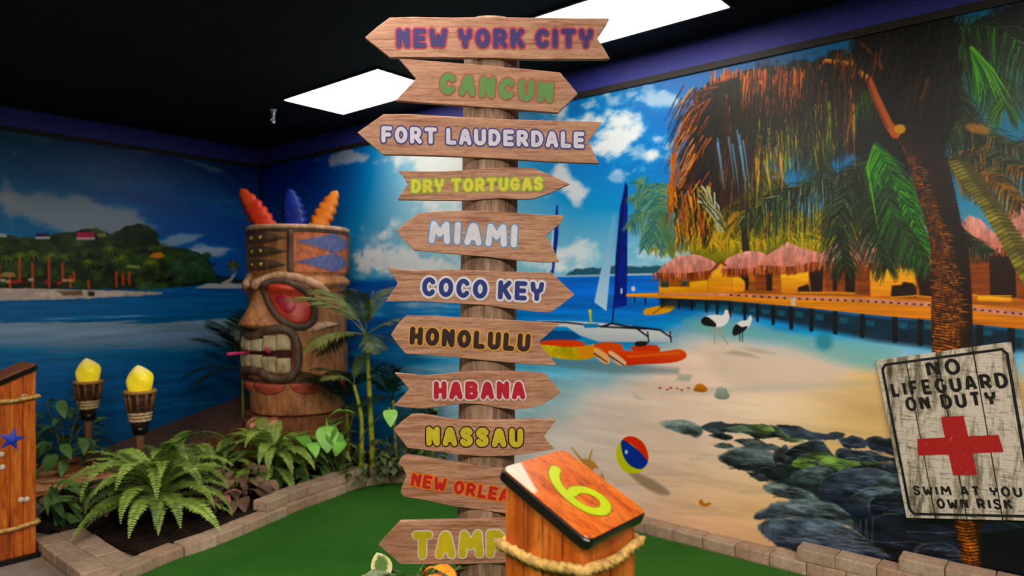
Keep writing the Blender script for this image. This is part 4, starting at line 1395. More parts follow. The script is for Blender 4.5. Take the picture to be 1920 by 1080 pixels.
def strokes_mesh(mb, strokes, width, M, butt=False):
    """flat ribbons with round joints; each piece a hair above the last so none coincide"""
    zi = 0
    for s in strokes:
        P = [Vector((x, y, 0)) for x, y in s]
        n = len(P)
        if butt: segs = range(1, n - 1)
        else: segs = range(n)
        for i in range(n - 1):
            a, b = P[i], P[i + 1]
            d = (b - a)
            if d.length < 1e-9: continue
            q = Vector((-d.y, d.x, 0)).normalized() * width / 2
            z = Vector((0, 0, zi * 2e-6)); zi += 1
            mb.add([M @ (v + z) for v in (a - q, b - q, b + q, a + q)], [(0, 1, 2, 3)])
        for i in segs:
            z = Vector((0, 0, zi * 2e-6)); zi += 1
            c = [M @ (P[i] + z + Vector((math.cos(k * PI / 8), math.sin(k * PI / 8), 0)) * width / 2) for k in range(16)]
            mb.add(c, [tuple(range(16))])


def flat(name, c, rough=.45, spec=.4, var=.05):
    return plain(name, c, rough, spec, var, 20)


# ------------------------------------------------------------------ signpost
YB = 2.38
M_BOARD = [wood('board_wood_%d' % i, [(.25, (124, 82, 60)), (.5, (164, 116, 90)), (.78, (190, 144, 117))], (1.6, 4, 26), .55, .3, .2, 1.0, 0.0, (200, 165, 140), seed=1.3 * i + .2) for i in range(3)]
M_BEDGE = plain('board_edge', (112, 76, 52), .6, .3, .2, 30)
M_POST = wood('post_wood', [(.25, (84, 62, 50)), (.5, (138, 106, 84)), (.78, (182, 148, 122))], (9, 9, 1.1), .6, .3, .4, 1.0, 0.0, (110, 90, 84))

post_base = Vector((-.107, 2.49, 0.008))
post_top = Vector((-.072, 2.49, 2.464))
sp = thing('signpost', 'tall wooden signpost stacked with arrow-shaped boards naming cities', 'signpost', post_base)
m = MB()
pts = [post_base.lerp(post_top, i / 20) for i in range(21)]
m.tube(pts, [.1045 - .004 * i / 20 for i in range(21)], 28, lobes=7, amp=.012)
m.build('post', M_POST, sp, world=True, smooth=True)

z1 = lambda L: [(640 + x / 3.374, y / 3.374) for x, y in L]
z2 = lambda L: [(640 + x / 3.374, 300 + y / 3.374) for x, y in L]
z3 = lambda L: [(640 + x / 3.374, 570 + y / 3.374) for x, y in L]
z4 = lambda L: [(640 + x / 3.374, 760 + y / 3.374) for x, y in L]
# outline (clockwise in the picture from the left), text, text's left-middle, right-middle and height in picture px, fill, outline colour, their widths
BOARDS = [
    (z1([(147, 237), (225, 170), (305, 110), (450, 106), (700, 110), (900, 106), (1300, 112), (1697, 115), (1680, 150), (1620, 240), (1665, 310), (1700, 372), (1500, 374), (1200, 374), (900, 366), (600, 362), (305, 362)]),
     'NEW YORK CITY', (743, 71.5), (1112, 72.5), 36, (44, 22, 112), (206, 44, 70), 'dark purple', 'red', .27, 2.4),
    (z1([(358, 365), (600, 385), (900, 410), (1200, 436), (1385, 455), (1440, 520), (1497, 590), (1430, 655), (1370, 712), (1100, 690), (700, 662), (340, 633), (400, 570), (470, 495), (415, 430)]),
     'CANCUN', (824, 155), (1038, 173), 41, (86, 150, 52), (196, 74, 56), 'green', 'red', .29, 2.0),
    (z1([(100, 838), (180, 782), (265, 722), (420, 720), (700, 736), (1000, 752), (1300, 762), (1650, 770), (1610, 830), (1563, 898), (1600, 970), (1632, 1035), (1300, 1022), (1000, 1003), (600, 985), (262, 977), (180, 910)]),
     'FORT LAUDERDALE', (715, 252), (1096, 263), 31, (232, 222, 240), (48, 30, 126), 'white', 'navy', .25, 2.2),
    (z2([(357, 68), (500, 70), (650, 70), (800, 62), (950, 50), (1100, 46), (1215, 50), (1330, 95), (1447, 150), (1330, 205), (1210, 245), (1130, 247), (1000, 240), (900, 248), (800, 256), (600, 254), (352, 250), (385, 200), (418, 152), (395, 110)]),
     'DRY TORTUGAS', (771, 349), (1018, 344), 25, (244, 226, 16), (160, 196, 30), 'yellow', 'lime', .24, 1.8),
    (z2([(345, 447), (415, 388), (490, 335), (620, 324), (760, 320), (900, 322), (1100, 334), (1260, 346), (1405, 348), (1402, 380), (1385, 405), (1330, 445), (1298, 480), (1340, 560), (1378, 645), (1280, 648), (1130, 637), (900, 612), (650, 590), (455, 570), (395, 510)]),
     'MIAMI', (804, 435), (971, 443), 42, (240, 234, 246), (104, 164, 216), 'white', 'light blue', .27, 2.0),
    (z2([(293, 680), (380, 692), (450, 698), (700, 692), (1000, 704), (1330, 712), (1400, 780), (1477, 852), (1400, 912), (1320, 968), (1150, 952), (900, 918), (700, 906), (600, 900), (440, 894), (278, 897), (315, 840), (355, 780), (325, 730)]),
     'COCO KEY', (791, 537), (1020, 547), 36, (22, 44, 134), (244, 240, 248), 'navy blue', 'white', .25, 3.0),
    (z3([(312, 195), (350, 135), (410, 72), (560, 76), (800, 86), (1100, 104), (1385, 122), (1320, 180), (1250, 242), (1310, 320), (1365, 390), (1200, 384), (1000, 366), (700, 336), (405, 314), (355, 255)]),
     'HONOLULU', (768.5, 629), (994.5, 643), 34, (46, 16, 22), (246, 172, 44), 'black', 'orange', .28, 2.0),
    (z3([(335, 437), (420, 444), (520, 455), (640, 446), (760, 432), (900, 426), (1050, 424), (1180, 430), (1290, 442), (1340, 500), (1390, 560), (1330, 605), (1260, 645), (1170, 664), (1090, 670), (980, 656), (880, 636), (780, 630), (650, 646), (520, 664), (420, 658), (330, 645), (380, 590), (428, 540), (385, 490)]),
     'HABANA', (813, 732), (985, 732), 34, (208, 12, 46), (250, 232, 234), 'red', 'white', .28, 2.0),
    (z3([(330, 795), (380, 745), (440, 700), (500, 696), (580, 708), (660, 724), (760, 734), (1000, 736), (1200, 730), (1360, 732), (1325, 780), (1280, 840), (1310, 880), (1345, 918), (1200, 945), (1050, 962), (900, 966), (720, 950), (560, 928), (420, 912), (372, 850)]),
     'NASSAU', (799, 817.5), (981, 821), 36, (230, 206, 40), (62, 16, 16), 'yellow', 'dark brown', .29, 1.8),
    (z4([(358, 368), (378, 330), (410, 318), (500, 328), (720, 365), (1000, 402), (1200, 424), (1400, 440), (1360, 500), (1330, 560), (1360, 640), (1390, 740), (1250, 724), (1035, 686), (850, 660), (700, 640), (540, 604), (392, 580), (372, 550), (384, 510), (410, 450), (392, 400)]),
     'NEW ORLEANS', (771, 899), (998, 938), 25, (216, 22, 26), (250, 134, 24), 'red', 'orange', .24, 2.0),
    (z4([(235, 885), (300, 810), (370, 735), (600, 730), (1030, 715), (1250, 712), (1450, 706), (1400, 770), (1360, 850), (1400, 930), (1440, 992), (1240, 994), (1030, 998), (700, 1006), (375, 1006), (305, 945)]),
     'TAMPA', (774, 1022), (990, 1018), 51, (226, 202, 20), (250, 234, 214), 'yellow', 'cream', .27, 1.8),
]
KX = YB / F
LETTER = {}


def lmat(c):
    if c not in LETTER: LETTER[c] = flat('lettering_%d_%d_%d' % c, tuple(v * .76 for v in c))
    return LETTER[c]


def board_frame(y):
    """local x right, local y up, local z towards the camera; measured from picture px on the board's plane"""
    return Matrix(((1, 0, 0, 0), (0, 0, -1, y), (0, 1, 0, 0), (0, 0, 0, 1)))


for bi, (outl, text, lm, rm, hpx, cf, co, nf, no_, sw, ow) in enumerate(BOARDS):
    P = [((x - 960) * KX, 1.5 + (545 - y) * KX) for x, y in outl]
    P = P[::-1]
    yb = YB + (.004 if bi % 2 else 0)
    Mf = board_frame(yb)
    m = MB()
    m.prism(P, Mf, -.022, 0)
    bd = m.build('sign_board', M_BOARD[bi % 3], sp, world=True, bevel=.0022, bseg=2)
    bd['label'] = 'board lettered %s in %s with %s outline' % (text, nf, no_) if text != 'COCO KEY' else 'board with navy blue letters outlined in white'
    st, wd = layout(text, sw)
    ax, az = (lm[0] - 960) * KX, 1.5 + (545 - lm[1]) * KX
    bx, bz = (rm[0] - 960) * KX, 1.5 + (545 - rm[1]) * KX
    rot = math.atan2(bz - az, bx - ax)
    Lx = math.hypot(bx - ax, bz - az)
    hh = hpx * KX
    sx = Lx / wd
    c_, s_ = math.cos(rot), math.sin(rot)
    st2 = []
    for wi, q in st:
        st2.append((wi, [(x * sx, (y - .5) * hh) for x, y in q]))
    # letters stand upright and climb along the line
    jit = [0]
    def tr(q):
        return [(ax + x * c_, az + x * s_ + y + x * 0) if abs(rot) < .03 else (ax + x * c_ - y * s_, az + x * s_ + y * c_) for x, y in q]
    st3 = [(wi, tr(q)) for wi, q in st2]
    wln = sw * min(hh, hh * 1.0)
    for nm, mm, wdt, zz in (('lettering_outline', lmat(co), wln + 2.7 * ow * KX, .0006), ('lettering', lmat(cf), wln, .0014)):
        for wi, word in enumerate(text.split()):
            q = MB()
            strokes_mesh(q, [z for k, z in st3 if k == wi], wdt, Mf @ Matrix.Translation((0, 0, zz)))
            o = q.build(nm, mm, bd, recalc=False)
            o.location = -post_base
            if text == 'COCO KEY':
                o['label'] = nf + ' letters' if nm == 'lettering' else no_ + ' outline around the letters'
            else: o['label'] = ('%s letters of the word %s' if nm == 'lettering' else '%s outline around the word %s') % (nf if nm == 'lettering' else no_, word)

# ------------------------------------------------------------------ marker boxes
def plank_mat(name, seed):
    m, nt, b = base_mat(name, .38, .4)
    v = coords(nt, (7, 7, 1.0))
    v.node.inputs['Location'].default_value = (seed, seed, seed)
    f = noise_node(nt, v, 3.4, 8, .65, .6)
    c = ramp(nt, f, [(.25, (116, 44, 8)), (.5, (186, 86, 18)), (.75, (222, 136, 48))])
    f2 = noise_node(nt, v, 14, 4, .7)
    c = mix(nt, .5, c, ramp(nt, f2, [(.33, (110, 80, 60)), (.5, (255, 255, 255))]), 'MULTIPLY')
    nt.links.new(c, b.inputs['Base Color'])
    b.inputs['Coat Weight'].default_value = .35
    b.inputs['Coat Roughness'].default_value = .15
    bump(nt, b, f2, .15, .003)
    return m


M_PLANK = plank_mat('varnished_orange_planks', .3)
M_GROOVE = plain('plank_gap', (44, 16, 6), .7, .2)
M_SLAB = wood('glossy_orange_top', [(.25, (120, 42, 8)), (.45, (182, 82, 16)), (.8, (206, 116, 40))], (1.2, 8, 8), .3, .4, .0, .8, 1.0)
M_SLAB.node_tree.nodes['Principled BSDF'].inputs['Coat Roughness'].default_value = .03
M_BLACK = plain('glossy_black_edge', (12, 10, 10), .25, .5, .1)
M_ROPE = plain('hemp_rope', (176, 138, 76), .85, .2, .3, 60, bmp=.4)
M_SIX = plain('lime_paint', (152, 166, 10), .3, .5, .06)
M_SIXE = plain('olive_paint', (104, 96, 12), .3, .5, .06)


def marker_box(loc, rz, label, rope_z, w=.215, zh=1.075, drop=.125):
    """square post box in its own axes: the top is high at local x = 0 and low at x = w; y runs 0..w"""
    t = thing('hole_marker_box', label, 'marker box', loc, rz, 'wooden hole marker boxes')
    top = lambda x: zh - .03 - drop * x / w
    nP = 4
    g = .003
    m = MB()
    for fc in range(4):
        for k in range(nP):
            a, b = k * w / nP + g / 2, (k + 1) * w / nP - g / 2
            if k == 0: a = 0
            if k == nP - 1: b = w
            th = .012
            if fc == 0: q = [(a, 0), (b, 0), (b, th), (a, th)]
            elif fc == 1: q = [(a, w - th), (b, w - th), (b, w), (a, w)]
            elif fc == 2: q = [(0, max(a, th)), (th, max(a, th)), (th, min(b, w - th)), (0, min(b, w - th))]
            else: q = [(w - th, max(a, th)), (w, max(a, th)), (w, min(b, w - th)), (w - th, min(b, w - th))]
            vs = [Vector((x, y, .03)) for x, y in q] + [Vector((x, y, top(x))) for x, y in q]
            m.add(vs, [(3, 2, 1, 0), (4, 5, 6, 7), (0, 1, 5, 4), (1, 2, 6, 5), (2, 3, 7, 6), (3, 0, 4, 7)])
    m.build('plank_body', M_PLANK, t)
    m = MB()
    q = [(.012, .012), (w - .012, .012), (w - .012, w - .012), (.012, w - .012)]
    vs = [Vector((x, y, .03)) for x, y in q] + [Vector((x, y, top(x) - .002)) for x, y in q]
    m.add(vs, [(3, 2, 1, 0), (4, 5, 6, 7), (0, 1, 5, 4), (1, 2, 6, 5), (2, 3, 7, 6), (3, 0, 4, 7)])
    m.build('inner_core', M_GROOVE, t)
    m = MB(); m.box(-.02, w + .02, -.02, w + .02, 0, .03)
    m.build('base_plate', M_BLACK, t, bevel=.004)
    # slanted top: rounded slab, black below and at the rim, glossy wood face
    sl = math.atan2(drop, w)
    ov = .018
    L = w / math.cos(sl)
    def rr(x0, x1, y0, y1, r):
        o = []
        for cx, cy, a in ((x1 - r, y1 - r, 0), (x0 + r, y1 - r, 90), (x0 + r, y0 + r, 180), (x1 - r, y0 + r, 270)):
            o += [(cx + r * math.cos(math.radians(a + k * 18)), cy + r * math.sin(math.radians(a + k * 18))) for k in range(6)]
        return o
    Ms = Matrix.Translation((0, 0, zh - .03)) @ Matrix.Rotation(sl, 4, 'Y')
    m = MB(); m.prism(rr(-ov, L + ov, -ov, w + ov, .022), Ms, 0.0, .026)
    ed = m.build('slab_edge', M_BLACK, t, bevel=.006, bseg=3, smooth=False)
    m = MB(); m.prism(rr(-ov + .004, L + ov - .004, -ov + .004, w + ov - .004, .02), Ms, .0262, .0292)
    tp = m.build('slab_top', M_SLAB, t, bevel=.0014, bseg=2)
    # sagging ropes
    for z0 in rope_z:
        pts = []
        r = .012
        o = .011
        cs = [(-o, -o), (w + o, -o), (w + o, w + o), (-o, w + o), (-o, -o)]
        for (xa, ya), (xb, yb) in zip(cs[:-1], cs[1:]):
            for k in range(22):
                q_ = k / 22
                pts.append((xa + (xb - xa) * q_, ya + (yb - ya) * q_, z0 + .006 * math.cos(2 * PI * q_)))
        pts.append(pts[0])
        m = MB(); m.tube(pts, .0115, 12, lobes=3, twist=95, amp=.28)
        m.build('rope', M_ROPE, t, smooth=True)
    return t, Ms, L, w


BXN = Vector((.150, 1.445, 0.008))       # near corner of the front box on the floor
u_ = Vector((-CA, SA, 0))
v_ = Vector((SA, CA, 0))
bw = .215
org_ = BXN + u_ * bw
t, Ms, L, w = marker_box(org_, -ANG, 'varnished orange marker box with a lime number 6 in front of the signpost', [.897, .25], bw, 1.082, .099)
# number 6 on the slanted top: read from the low side, its head towards the high end
def P6(a, b): return (a * L, b * w)
curve6 = catmull([P6(.17, .60), P6(.24, .47), P6(.35, .37), P6(.50, .31), P6(.66, .30), P6(.79, .36), P6(.85, .49), P6(.80, .64), P6(.69, .69), P6(.57, .64), P6(.51, .51), P6(.53, .38)], 6)
for nm, mm, wd, zz in (('number_outline', M_SIXE, .0315, .0296), ('number', M_SIX, .0255, .0301)):
    q = MB()
    strokes_mesh(q, [curve6], wd, Ms @ Matrix.Translation((0, 0, zz)), butt=True)
    q.build(nm, mm, t, recalc=False)

# left box: its slanted side faces the camera
LX = Vector((-2.863, 3.995, 0.0))
vdir = Vector((SA, CA, 0))
# local x (high to low) must run along -vdir
rz_l = math.atan2(-vdir.y, -vdir.x)
t, Ms2, L2, w2 = marker_box(LX + Vector((0, 0, 0)), rz_l, 'varnished orange marker box with a blue starfish at the left edge', [.90, .195], .24, 1.085, .10)
# visible side is local y = w (to the right of travel); decorations sit on it
side_y = .24
Mloc = Matrix.Rotation(rz_l, 4, 'Z')
nrm_w = (Mloc @ Vector((0, 1, 0)))
def side_pt(px, py):
    rx, rzz = (px - 960) / F, (545 - py) / F
    d = Vector((rx, 1, rzz))
    o = Vector((0, 0, 1.5))
    p0 = LX + nrm_w * side_y
    k = (p0 - o).dot(nrm_w) / d.dot(nrm_w)
    return Mloc.inverted() @ (o + d * k - LX)
M_STAR = plain('blue_starfish', (22, 52, 170), .5, .5, .25, 60, bmp=.5)
c = side_pt(22, 824)
m = MB()
ring, rid = [], []
for k in range(10):
    a = PI / 2 + .25 + k * PI / 5
    r = .068 if k % 2 == 0 else .026
    ring.append(Vector((c.x + r * math.cos(a), side_y + .001, c.z + r * math.sin(a))))
    rid.append(Vector((c.x + r * .55 * math.cos(a), side_y + (.014 if k % 2 == 0 else .010), c.z + r * .55 * math.sin(a))))
vs = ring + rid + [Vector((c.x, side_y + .02, c.z))]
fs = [(k, (k + 1) % 10, 10 + (k + 1) % 10, 10 + k) for k in range(10)] + [(10 + k, 10 + (k + 1) % 10, 20) for k in range(10)]
m.add(vs, fs)
m.build('starfish', M_STAR, t, smooth=True)
M_SHELL = plain('pale_shell', (200, 180, 160), .5, .4, .2, 60)
for px, py in ((39, 937), (50, 936), (2, 852), (4, 876)):
    c = side_pt(px, py)
    m = MB()
    m.lathe([(.016, 0), (.015, .005), (.010, .009), (.003, .011)], 14)
    m.v = [(c.x + x * 1.0, side_y + z, c.z + y) for x, y, z in m.v]
    m.build('seashell', M_SHELL, t, smooth=True)
c = side_pt(45, 743)
m = MB()
m.tube([(c.x + .010 * math.cos(k * PI / 8), side_y + .004, c.z + .010 * math.sin(k * PI / 8)) for k in range(17)], .0035, 8)
m.build('eyelet', M_SHELL, t, smooth=True)

# ------------------------------------------------------------------ lifeguard sign on the right wall
def W(px, py, off):
    s, z = wall_r(px, py)
    return s, z
cn = [W(x, y, 0) for x, y in ((1644.5, 675), (1897, 640), (1953, 974), (1702, 968))]
off_n = N0 - .03
sg_o = sn(cn[3][0], off_n, 0)
# the wall frame: local x along the wall, local y up, local z towards the room
def wall_frame(n):
    o = sn(0, n, 0)
    return Matrix(((CA, 0, -SA, o.x), (-SA, 0, -CA, o.y), (0, 1, 0, 0), (0, 0, 0, 1)))
sgn = thing('lifeguard_sign', 'weathered white plank sign reading NO LIFEGUARD ON DUTY with a red cross', 'sign', sn((cn[0][0] + cn[2][0]) / 2, off_n, (cn[0][1] + cn[2][1]) / 2))


def weathered():
    m, nt, b = base_mat('weathered_white_paint', .7, .25)
    f = noise_node(nt, coords(nt, (5, 5, .9)), 3.2, 6, .7, .3)
    f2 = noise_node(nt, coords(nt, (3, 3, 34)), 4, 6, .75)
    f3 = noise_node(nt, coords(nt, (60, 60, 7)), 2, 5, .8)
    c = ramp(nt, f, [(.36, (70, 64, 48)), (.45, (150, 138, 116)), (.53, (208, 192, 176))])
    c = mix(nt, .8, c, ramp(nt, f2, [(.36, (84, 78, 62)), (.47, (255, 255, 255))]), 'MULTIPLY')
    c = mix(nt, .6, c, ramp(nt, f3, [(.34, (110, 104, 88)), (.44, (255, 255, 255))]), 'MULTIPLY')
    nt.links.new(c, b.inputs['Base Color'])
    bump(nt, b, f2, .3, .004)
    return m


M_WHITE = weathered()


def worn(name, c):
    m, nt, b = base_mat(name, .65, .25)
    f = noise_node(nt, coords(nt), 60, 6, .8)
    nt.links.new(ramp(nt, f, [(.60, c), (.66, tuple(min(255, x * .5 + 96) for x in c))]), b.inputs['Base Color'])
    return m


M_INK, M_RED = worn('worn_black_ink', (20, 18, 17)), worn('worn_red_paint', (168, 24, 20))
TLc, TRc, BRc, BLc = [Vector((a, b)) for a, b in cn]
def bil(a, b): return (TLc * (1 - a) + TRc * a) * (1 - b) + (BLc * (1 - a) + BRc * a) * b
Mw = wall_frame(off_n)
cuts = [0, .235, .475, .735, 1]
for i in range(4):
    a, b = cuts[i] + (.0045 if i else 0), cuts[i + 1] - (.0045 if i < 3 else 0)
    q = [bil(a, 1), bil(b, 1), bil(b, 0), bil(a, 0)]
    m = MB(); m.prism([tuple(x) for x in q], Mw, -.018, 0)
    m.build('plank', M_WHITE, sgn, world=True, bevel=.0015)
m = MB()
q = [bil(.02, .98), bil(.98, .98), bil(.98, .02), bil(.02, .02)]
m.prism([tuple(x) for x in q], Mw, -.0245, -.0185)
m.build('back_panel', M_INK, sgn, world=True)
cornpts = []
for (a0, b0), (a1, b1) in (((.04, .065), (.07, .035)), ((.93, .035), (.96, .065)), ((.96, .945), (.93, .975)), ((.07, .975), (.04, .945))):
    cornpts += [tuple(bil(a0, b0)), tuple(bil((a0 + a1) / 2 + (.0), (b0 + b1) / 2)), tuple(bil(a1, b1))]
cornpts.append(cornpts[0])
m = MB(); strokes_mesh(m, [cornpts], .013, Mw @ Matrix.Translation((0, 0, .0006)))
m.build('border_line', M_INK, sgn, world=True, recalc=False)
zs = lambda x, y: Vector(wall_r(1500 + x / 2.25, 600 + y / 2.25))
for text, l, r, hz, sw in (('NO', (535, 206), (681, 192), 66, .215), ('LIFEGUARD', (390, 292), (878, 250), 62, .215), ('ON DUTY', (450, 353), (832, 325), 60, .215),
                           ('SWIM AT YOUR', (482, 713), (990, 720), 40, .22), ('OWN RISK', (580, 768), (900, 771), 42, .22)):
    a, b = zs(*l), zs(*r)
    hh = hz / 2.25 / F * 3.45
    st, wd = layout(text, sw, .42, .5)
    d = (b - a)
    ex = d / wd
    ey = Vector((-d.y, d.x)).normalized() * hh
    for wi, word in enumerate(text.split()):
        m = MB()
        strokes_mesh(m, [[tuple(a + ex * x + ey * (y - .5)) for x, y in q] for k, q in st if k == wi], hh * sw, Mw @ Matrix.Translation((0, 0, .0007)), butt=True)
        o = m.build('lettering', M_INK, sgn, world=True, recalc=False)
        o['label'] = 'black word ' + word
m = MB()
cr = lambda L_: [tuple(zs(x, y)) for x, y in L_]
m.prism(cr([(503, 568), (862, 552), (840, 480), (500, 497)]), Mw, .0004, .0009)
m.prism(cr([(650, 650), (752, 648), (694, 400), (597, 406)]), Mw, .0005, .0011)
o = m.build('red_cross', M_RED, sgn, world=True)

# ------------------------------------------------------------------ tiki statue
TD = 6.0
TX = (560 - 960) / F * TD
TZ = .47
YAW = -math.radians(34)
ped = thing('statue_pedestal', 'brown wooden pedestal under the carved tiki head, half hidden by plants', 'pedestal', (TX, TD, 0), YAW)
m = MB(); m.lathe([(.46, 0.03), (.46, .40), (.44, .42), (.44, TZ - .012)], 36); m.build('drum', wood('pedestal_wood', [(.3, (96, 54, 28)), (.7, (160, 98, 54))], (8, 8, 1)), ped, smooth=False)
M_FOOT, _nt, _b = base_mat('striped_carving', .5, .35)
_wv = _nt.nodes.new('ShaderNodeTexWave'); _wv.bands_direction = 'X'
_wv.inputs['Scale'].default_value = 5.5; _wv.inputs['Distortion'].default_value = .6
_nt.links.new(coords(_nt), _wv.inputs['Vector'])
_nt.links.new(ramp(_nt, _wv.outputs[0], [(.3, (170, 84, 46)), (.6, (226, 162, 128))]), _b.inputs['Base Color'])
m = MB()
_pc = Vector((TX, TD, 0))
for k_, (px_, w_) in enumerate(((474, .055), (492, .062), (511, .058))):
    c_ = at(px_, 798, 5.52) - _pc
    m.lathe([(.003, -.062), (w_ * .6, -.05), (w_ * .95, -.02), (w_, .01), (w_ * .75, .042), (w_ * .3, .058), (.003, .062)], 18)
    n_ = 7 * 18
    m.v[-n_:] = [tuple(Matrix.Rotation(-YAW, 4, 'Z') @ (Vector((x * 1.0, y * 1.9 + .03, z)) + c_)) for x, y, z in m.v[-n_:]]
m.build('carved_foot', M_FOOT, ped, smooth=True)
tk = thing('tiki_statue', 'big carved wooden tiki head with red eyes, bared teeth and coloured feathers', 'tiki statue', (TX, TD, TZ), YAW)


def tiki_wood(name, c1, c2, c3):
    m, nt, b = base_mat(name, .5, .35)
    v = coords(nt, (5, 5, 1.3))
    f = noise_node(nt, v, 3, 7, .65, .5)
    f2 = noise_node(nt, v, 22, 4, .7)
    c = ramp(nt, f, [(.28, c1), (.5, c2), (.75, c3)])
    c = mix(nt, .5, c, ramp(nt, f2, [(.35, (140, 125, 115)), (.5, (255, 255, 255))]), 'MULTIPLY')
    nt.links.new(c, b.inputs['Base Color'])
    bump(nt, b, f2, .3, .006)
    return m


M_TK = tiki_wood('carved_wood', (120, 72, 40), (190, 122, 72), (226, 170, 120))
M_TKP = tiki_wood('pale_carved_wood', (150, 104, 72), (214, 164, 126), (236, 198, 164))
M_TKD = tiki_wood('dark_carved_wood', (56, 40, 32), (96, 72, 58), (136, 108, 90))
M_TKO = plain('orange_band_paint', (206, 112, 72), .6, .3, .18, 26, bmp=.3)
M_TKB = plain('slate_blue_paint', (104, 108, 158), .6, .3, .15, 26, bmp=.3)
M_EYE = plain('red_orange_eye', (214, 66, 44), .4, .5, .15, 20)
M_IRIS = plain('magenta_iris', (196, 44, 74), .35, .5, .2, 20)
M_GOLD = plain('brass_bead', (190, 150, 70), .3, .5, .1, metallic=.8)
M_TOOTH = tiki_wood('ivory_teeth', (150, 126, 90), (206, 184, 142), (226, 208, 172))
M_MOUTH = plain('dark_red_mouth', (60, 18, 18), .6, .3)
M_GUM = plain('red_gum', (170, 66, 52), .5, .4)
M_PINK = plain('pink_plastic', (220, 50, 110), .35, .5, .08)
M_COLLAR = plain('coral_collar', (208, 94, 74), .5, .4, .2, 12)

gs = lambda x, s: math.exp(-(x / s) ** 2)


def tiki_r(th, z):
    r = .408
    r += .012 * math.sin(z * 4)
    if z < .30: r += -.012 * sstepf(.30, .2, z)
    # brow ridge
    r += .055 * gs(z - 1.10 + .05 * gs(abs(th) - .75, .5), .045) * (1 if abs(th) < 2.2 else max(0, 1 - (abs(th) - 2.2) * 2))
    # nose: narrow above, wide nostrils below
    nz = max(0, min(1, (1.08 - z) / .34))
    if .70 < z < 1.12:
        r += (.03 + .13 * nz ** 1.3) * gs(th, .16 + .17 * nz ** 2) * min(1, (z - .70) / .05)
    # eye hollows, cheek
    for s in (-1, 1):
        r -= .035 * gs(th - s * .72, .38) * gs(z - .92, .12)
        r += .03 * gs(th - s * 1.25, .3) * gs(z - .66, .12)
    # muzzle
    r += .055 * gs(th, .75) * gs(z - .52, .22)
    # chin groove and headband step
    r -= .022 * gs(z - .285, .018)
    r += .010 if z > 1.165 else 0
    r -= .014 * gs(z - 1.162, .012)
    return r


def sstepf(a, b, x):
    t = max(0, min(1, (x - a) / (b - a)))
    return t * t * (3 - 2 * t)


def tpos(th, z, off=0.0):
    r = tiki_r(th, z) + off
    return Vector((r * math.sin(th), -r * math.cos(th), z))


m = MB()
NT, NZ = 144, 110
vs = [tpos(2 * PI * k / NT - PI, 1.57 * i / NZ) for i in range(NZ + 1) for k in range(NT)]
fs = [(i * NT + k, i * NT + (k + 1) % NT, (i + 1) * NT + (k + 1) % NT, (i + 1) * NT + k) for i in range(NZ) for k in range(NT)]
b0 = len(vs)
vs += [Vector((.37 * math.sin(2 * PI * k / NT - PI), -.37 * math.cos(2 * PI * k / NT - PI), z)) for z in (1.57, 1.50) for k in range(NT)]
fs += [(NZ * NT + k, NZ * NT + (k + 1) % NT, b0 + (k + 1) % NT, b0 + k) for k in range(NT)]
fs += [(b0 + k, b0 + (k + 1) % NT, b0 + NT + (k + 1) % NT, b0 + NT + k) for k in range(NT)]
fs += [tuple(b0 + NT + k for k in range(NT)), tuple(reversed(range(NT)))]
m.add(vs, fs)
m.build('head', M_TK, tk, smooth=True)


def patch(name, mat, outline, off, dome, parent=tk, skirt=.02, rings=6, label=None, smooth=True):
    """raised patch that follows the head: outline in (angle, height)"""
    n = len(outline)
    cx = sum(p[0] for p in outline) / n
    cy = sum(p[1] for p in outline) / n
    m = MB()
    vs = [tpos(cx, cy, off + dome)]
    for k in range(1, rings + 1):
        q = k / rings
        for a, b in outline:
            vs.append(tpos(cx + (a - cx) * q, cy + (b - cy) * q, off + dome * (1 - q ** 2.2)))
    for a, b in outline: vs.append(tpos(a, b, off - skirt))
    fs = [(0, 1 + i, 1 + (i + 1) % n) for i in range(n)]
    for k in range(rings):
        for i in range(n):
            fs.append((1 + k * n + i, 1 + (k + 1) * n + i, 1 + (k + 1) * n + (i + 1) % n, 1 + k * n + (i + 1) % n))
    m.add(vs, fs)
    o = m.build(name, mat, parent, smooth=smooth)
    if label: o['label'] = label
    return o


def rim(name, mat, outline, width, off, parent=tk, label=None, seg=8, closed=True):
    pts = outline
    n = len(pts)
    m = MB()
    vs, fs = [], []
    for i, (a, b) in enumerate(pts):
        p = tpos(a, b)
        a2, b2 = pts[(i + 1) % n] if closed or i < n - 1 else pts[i]
        a1, b1 = pts[(i - 1) % n] if closed or i > 0 else pts[i]
        t_ = (tpos(a2, b2) - tpos(a1, b1)).normalized()
        nr = Vector((math.sin(a), -math.cos(a), 0))
        sd = t_.cross(nr).normalized()
        for k in range(seg):
            an = 2 * PI * k / seg
            vs.append(p + sd * math.cos(an) * width / 2 + nr * (off * .5 + math.sin(an) * off))
    for i in range(n if closed else n - 1):
        for k in range(seg):
            fs.append((i * seg + k, i * seg + (k + 1) % seg, ((i + 1) % n) * seg + (k + 1) % seg, ((i + 1) % n) * seg + k))
    if not closed:
        fs += [tuple(reversed(range(seg))), tuple((n - 1) * seg + k for k in range(seg))]
    m.add(vs, fs)
    o = m.build(name, mat, parent, smooth=True)
    if label: o['label'] = label
    return o


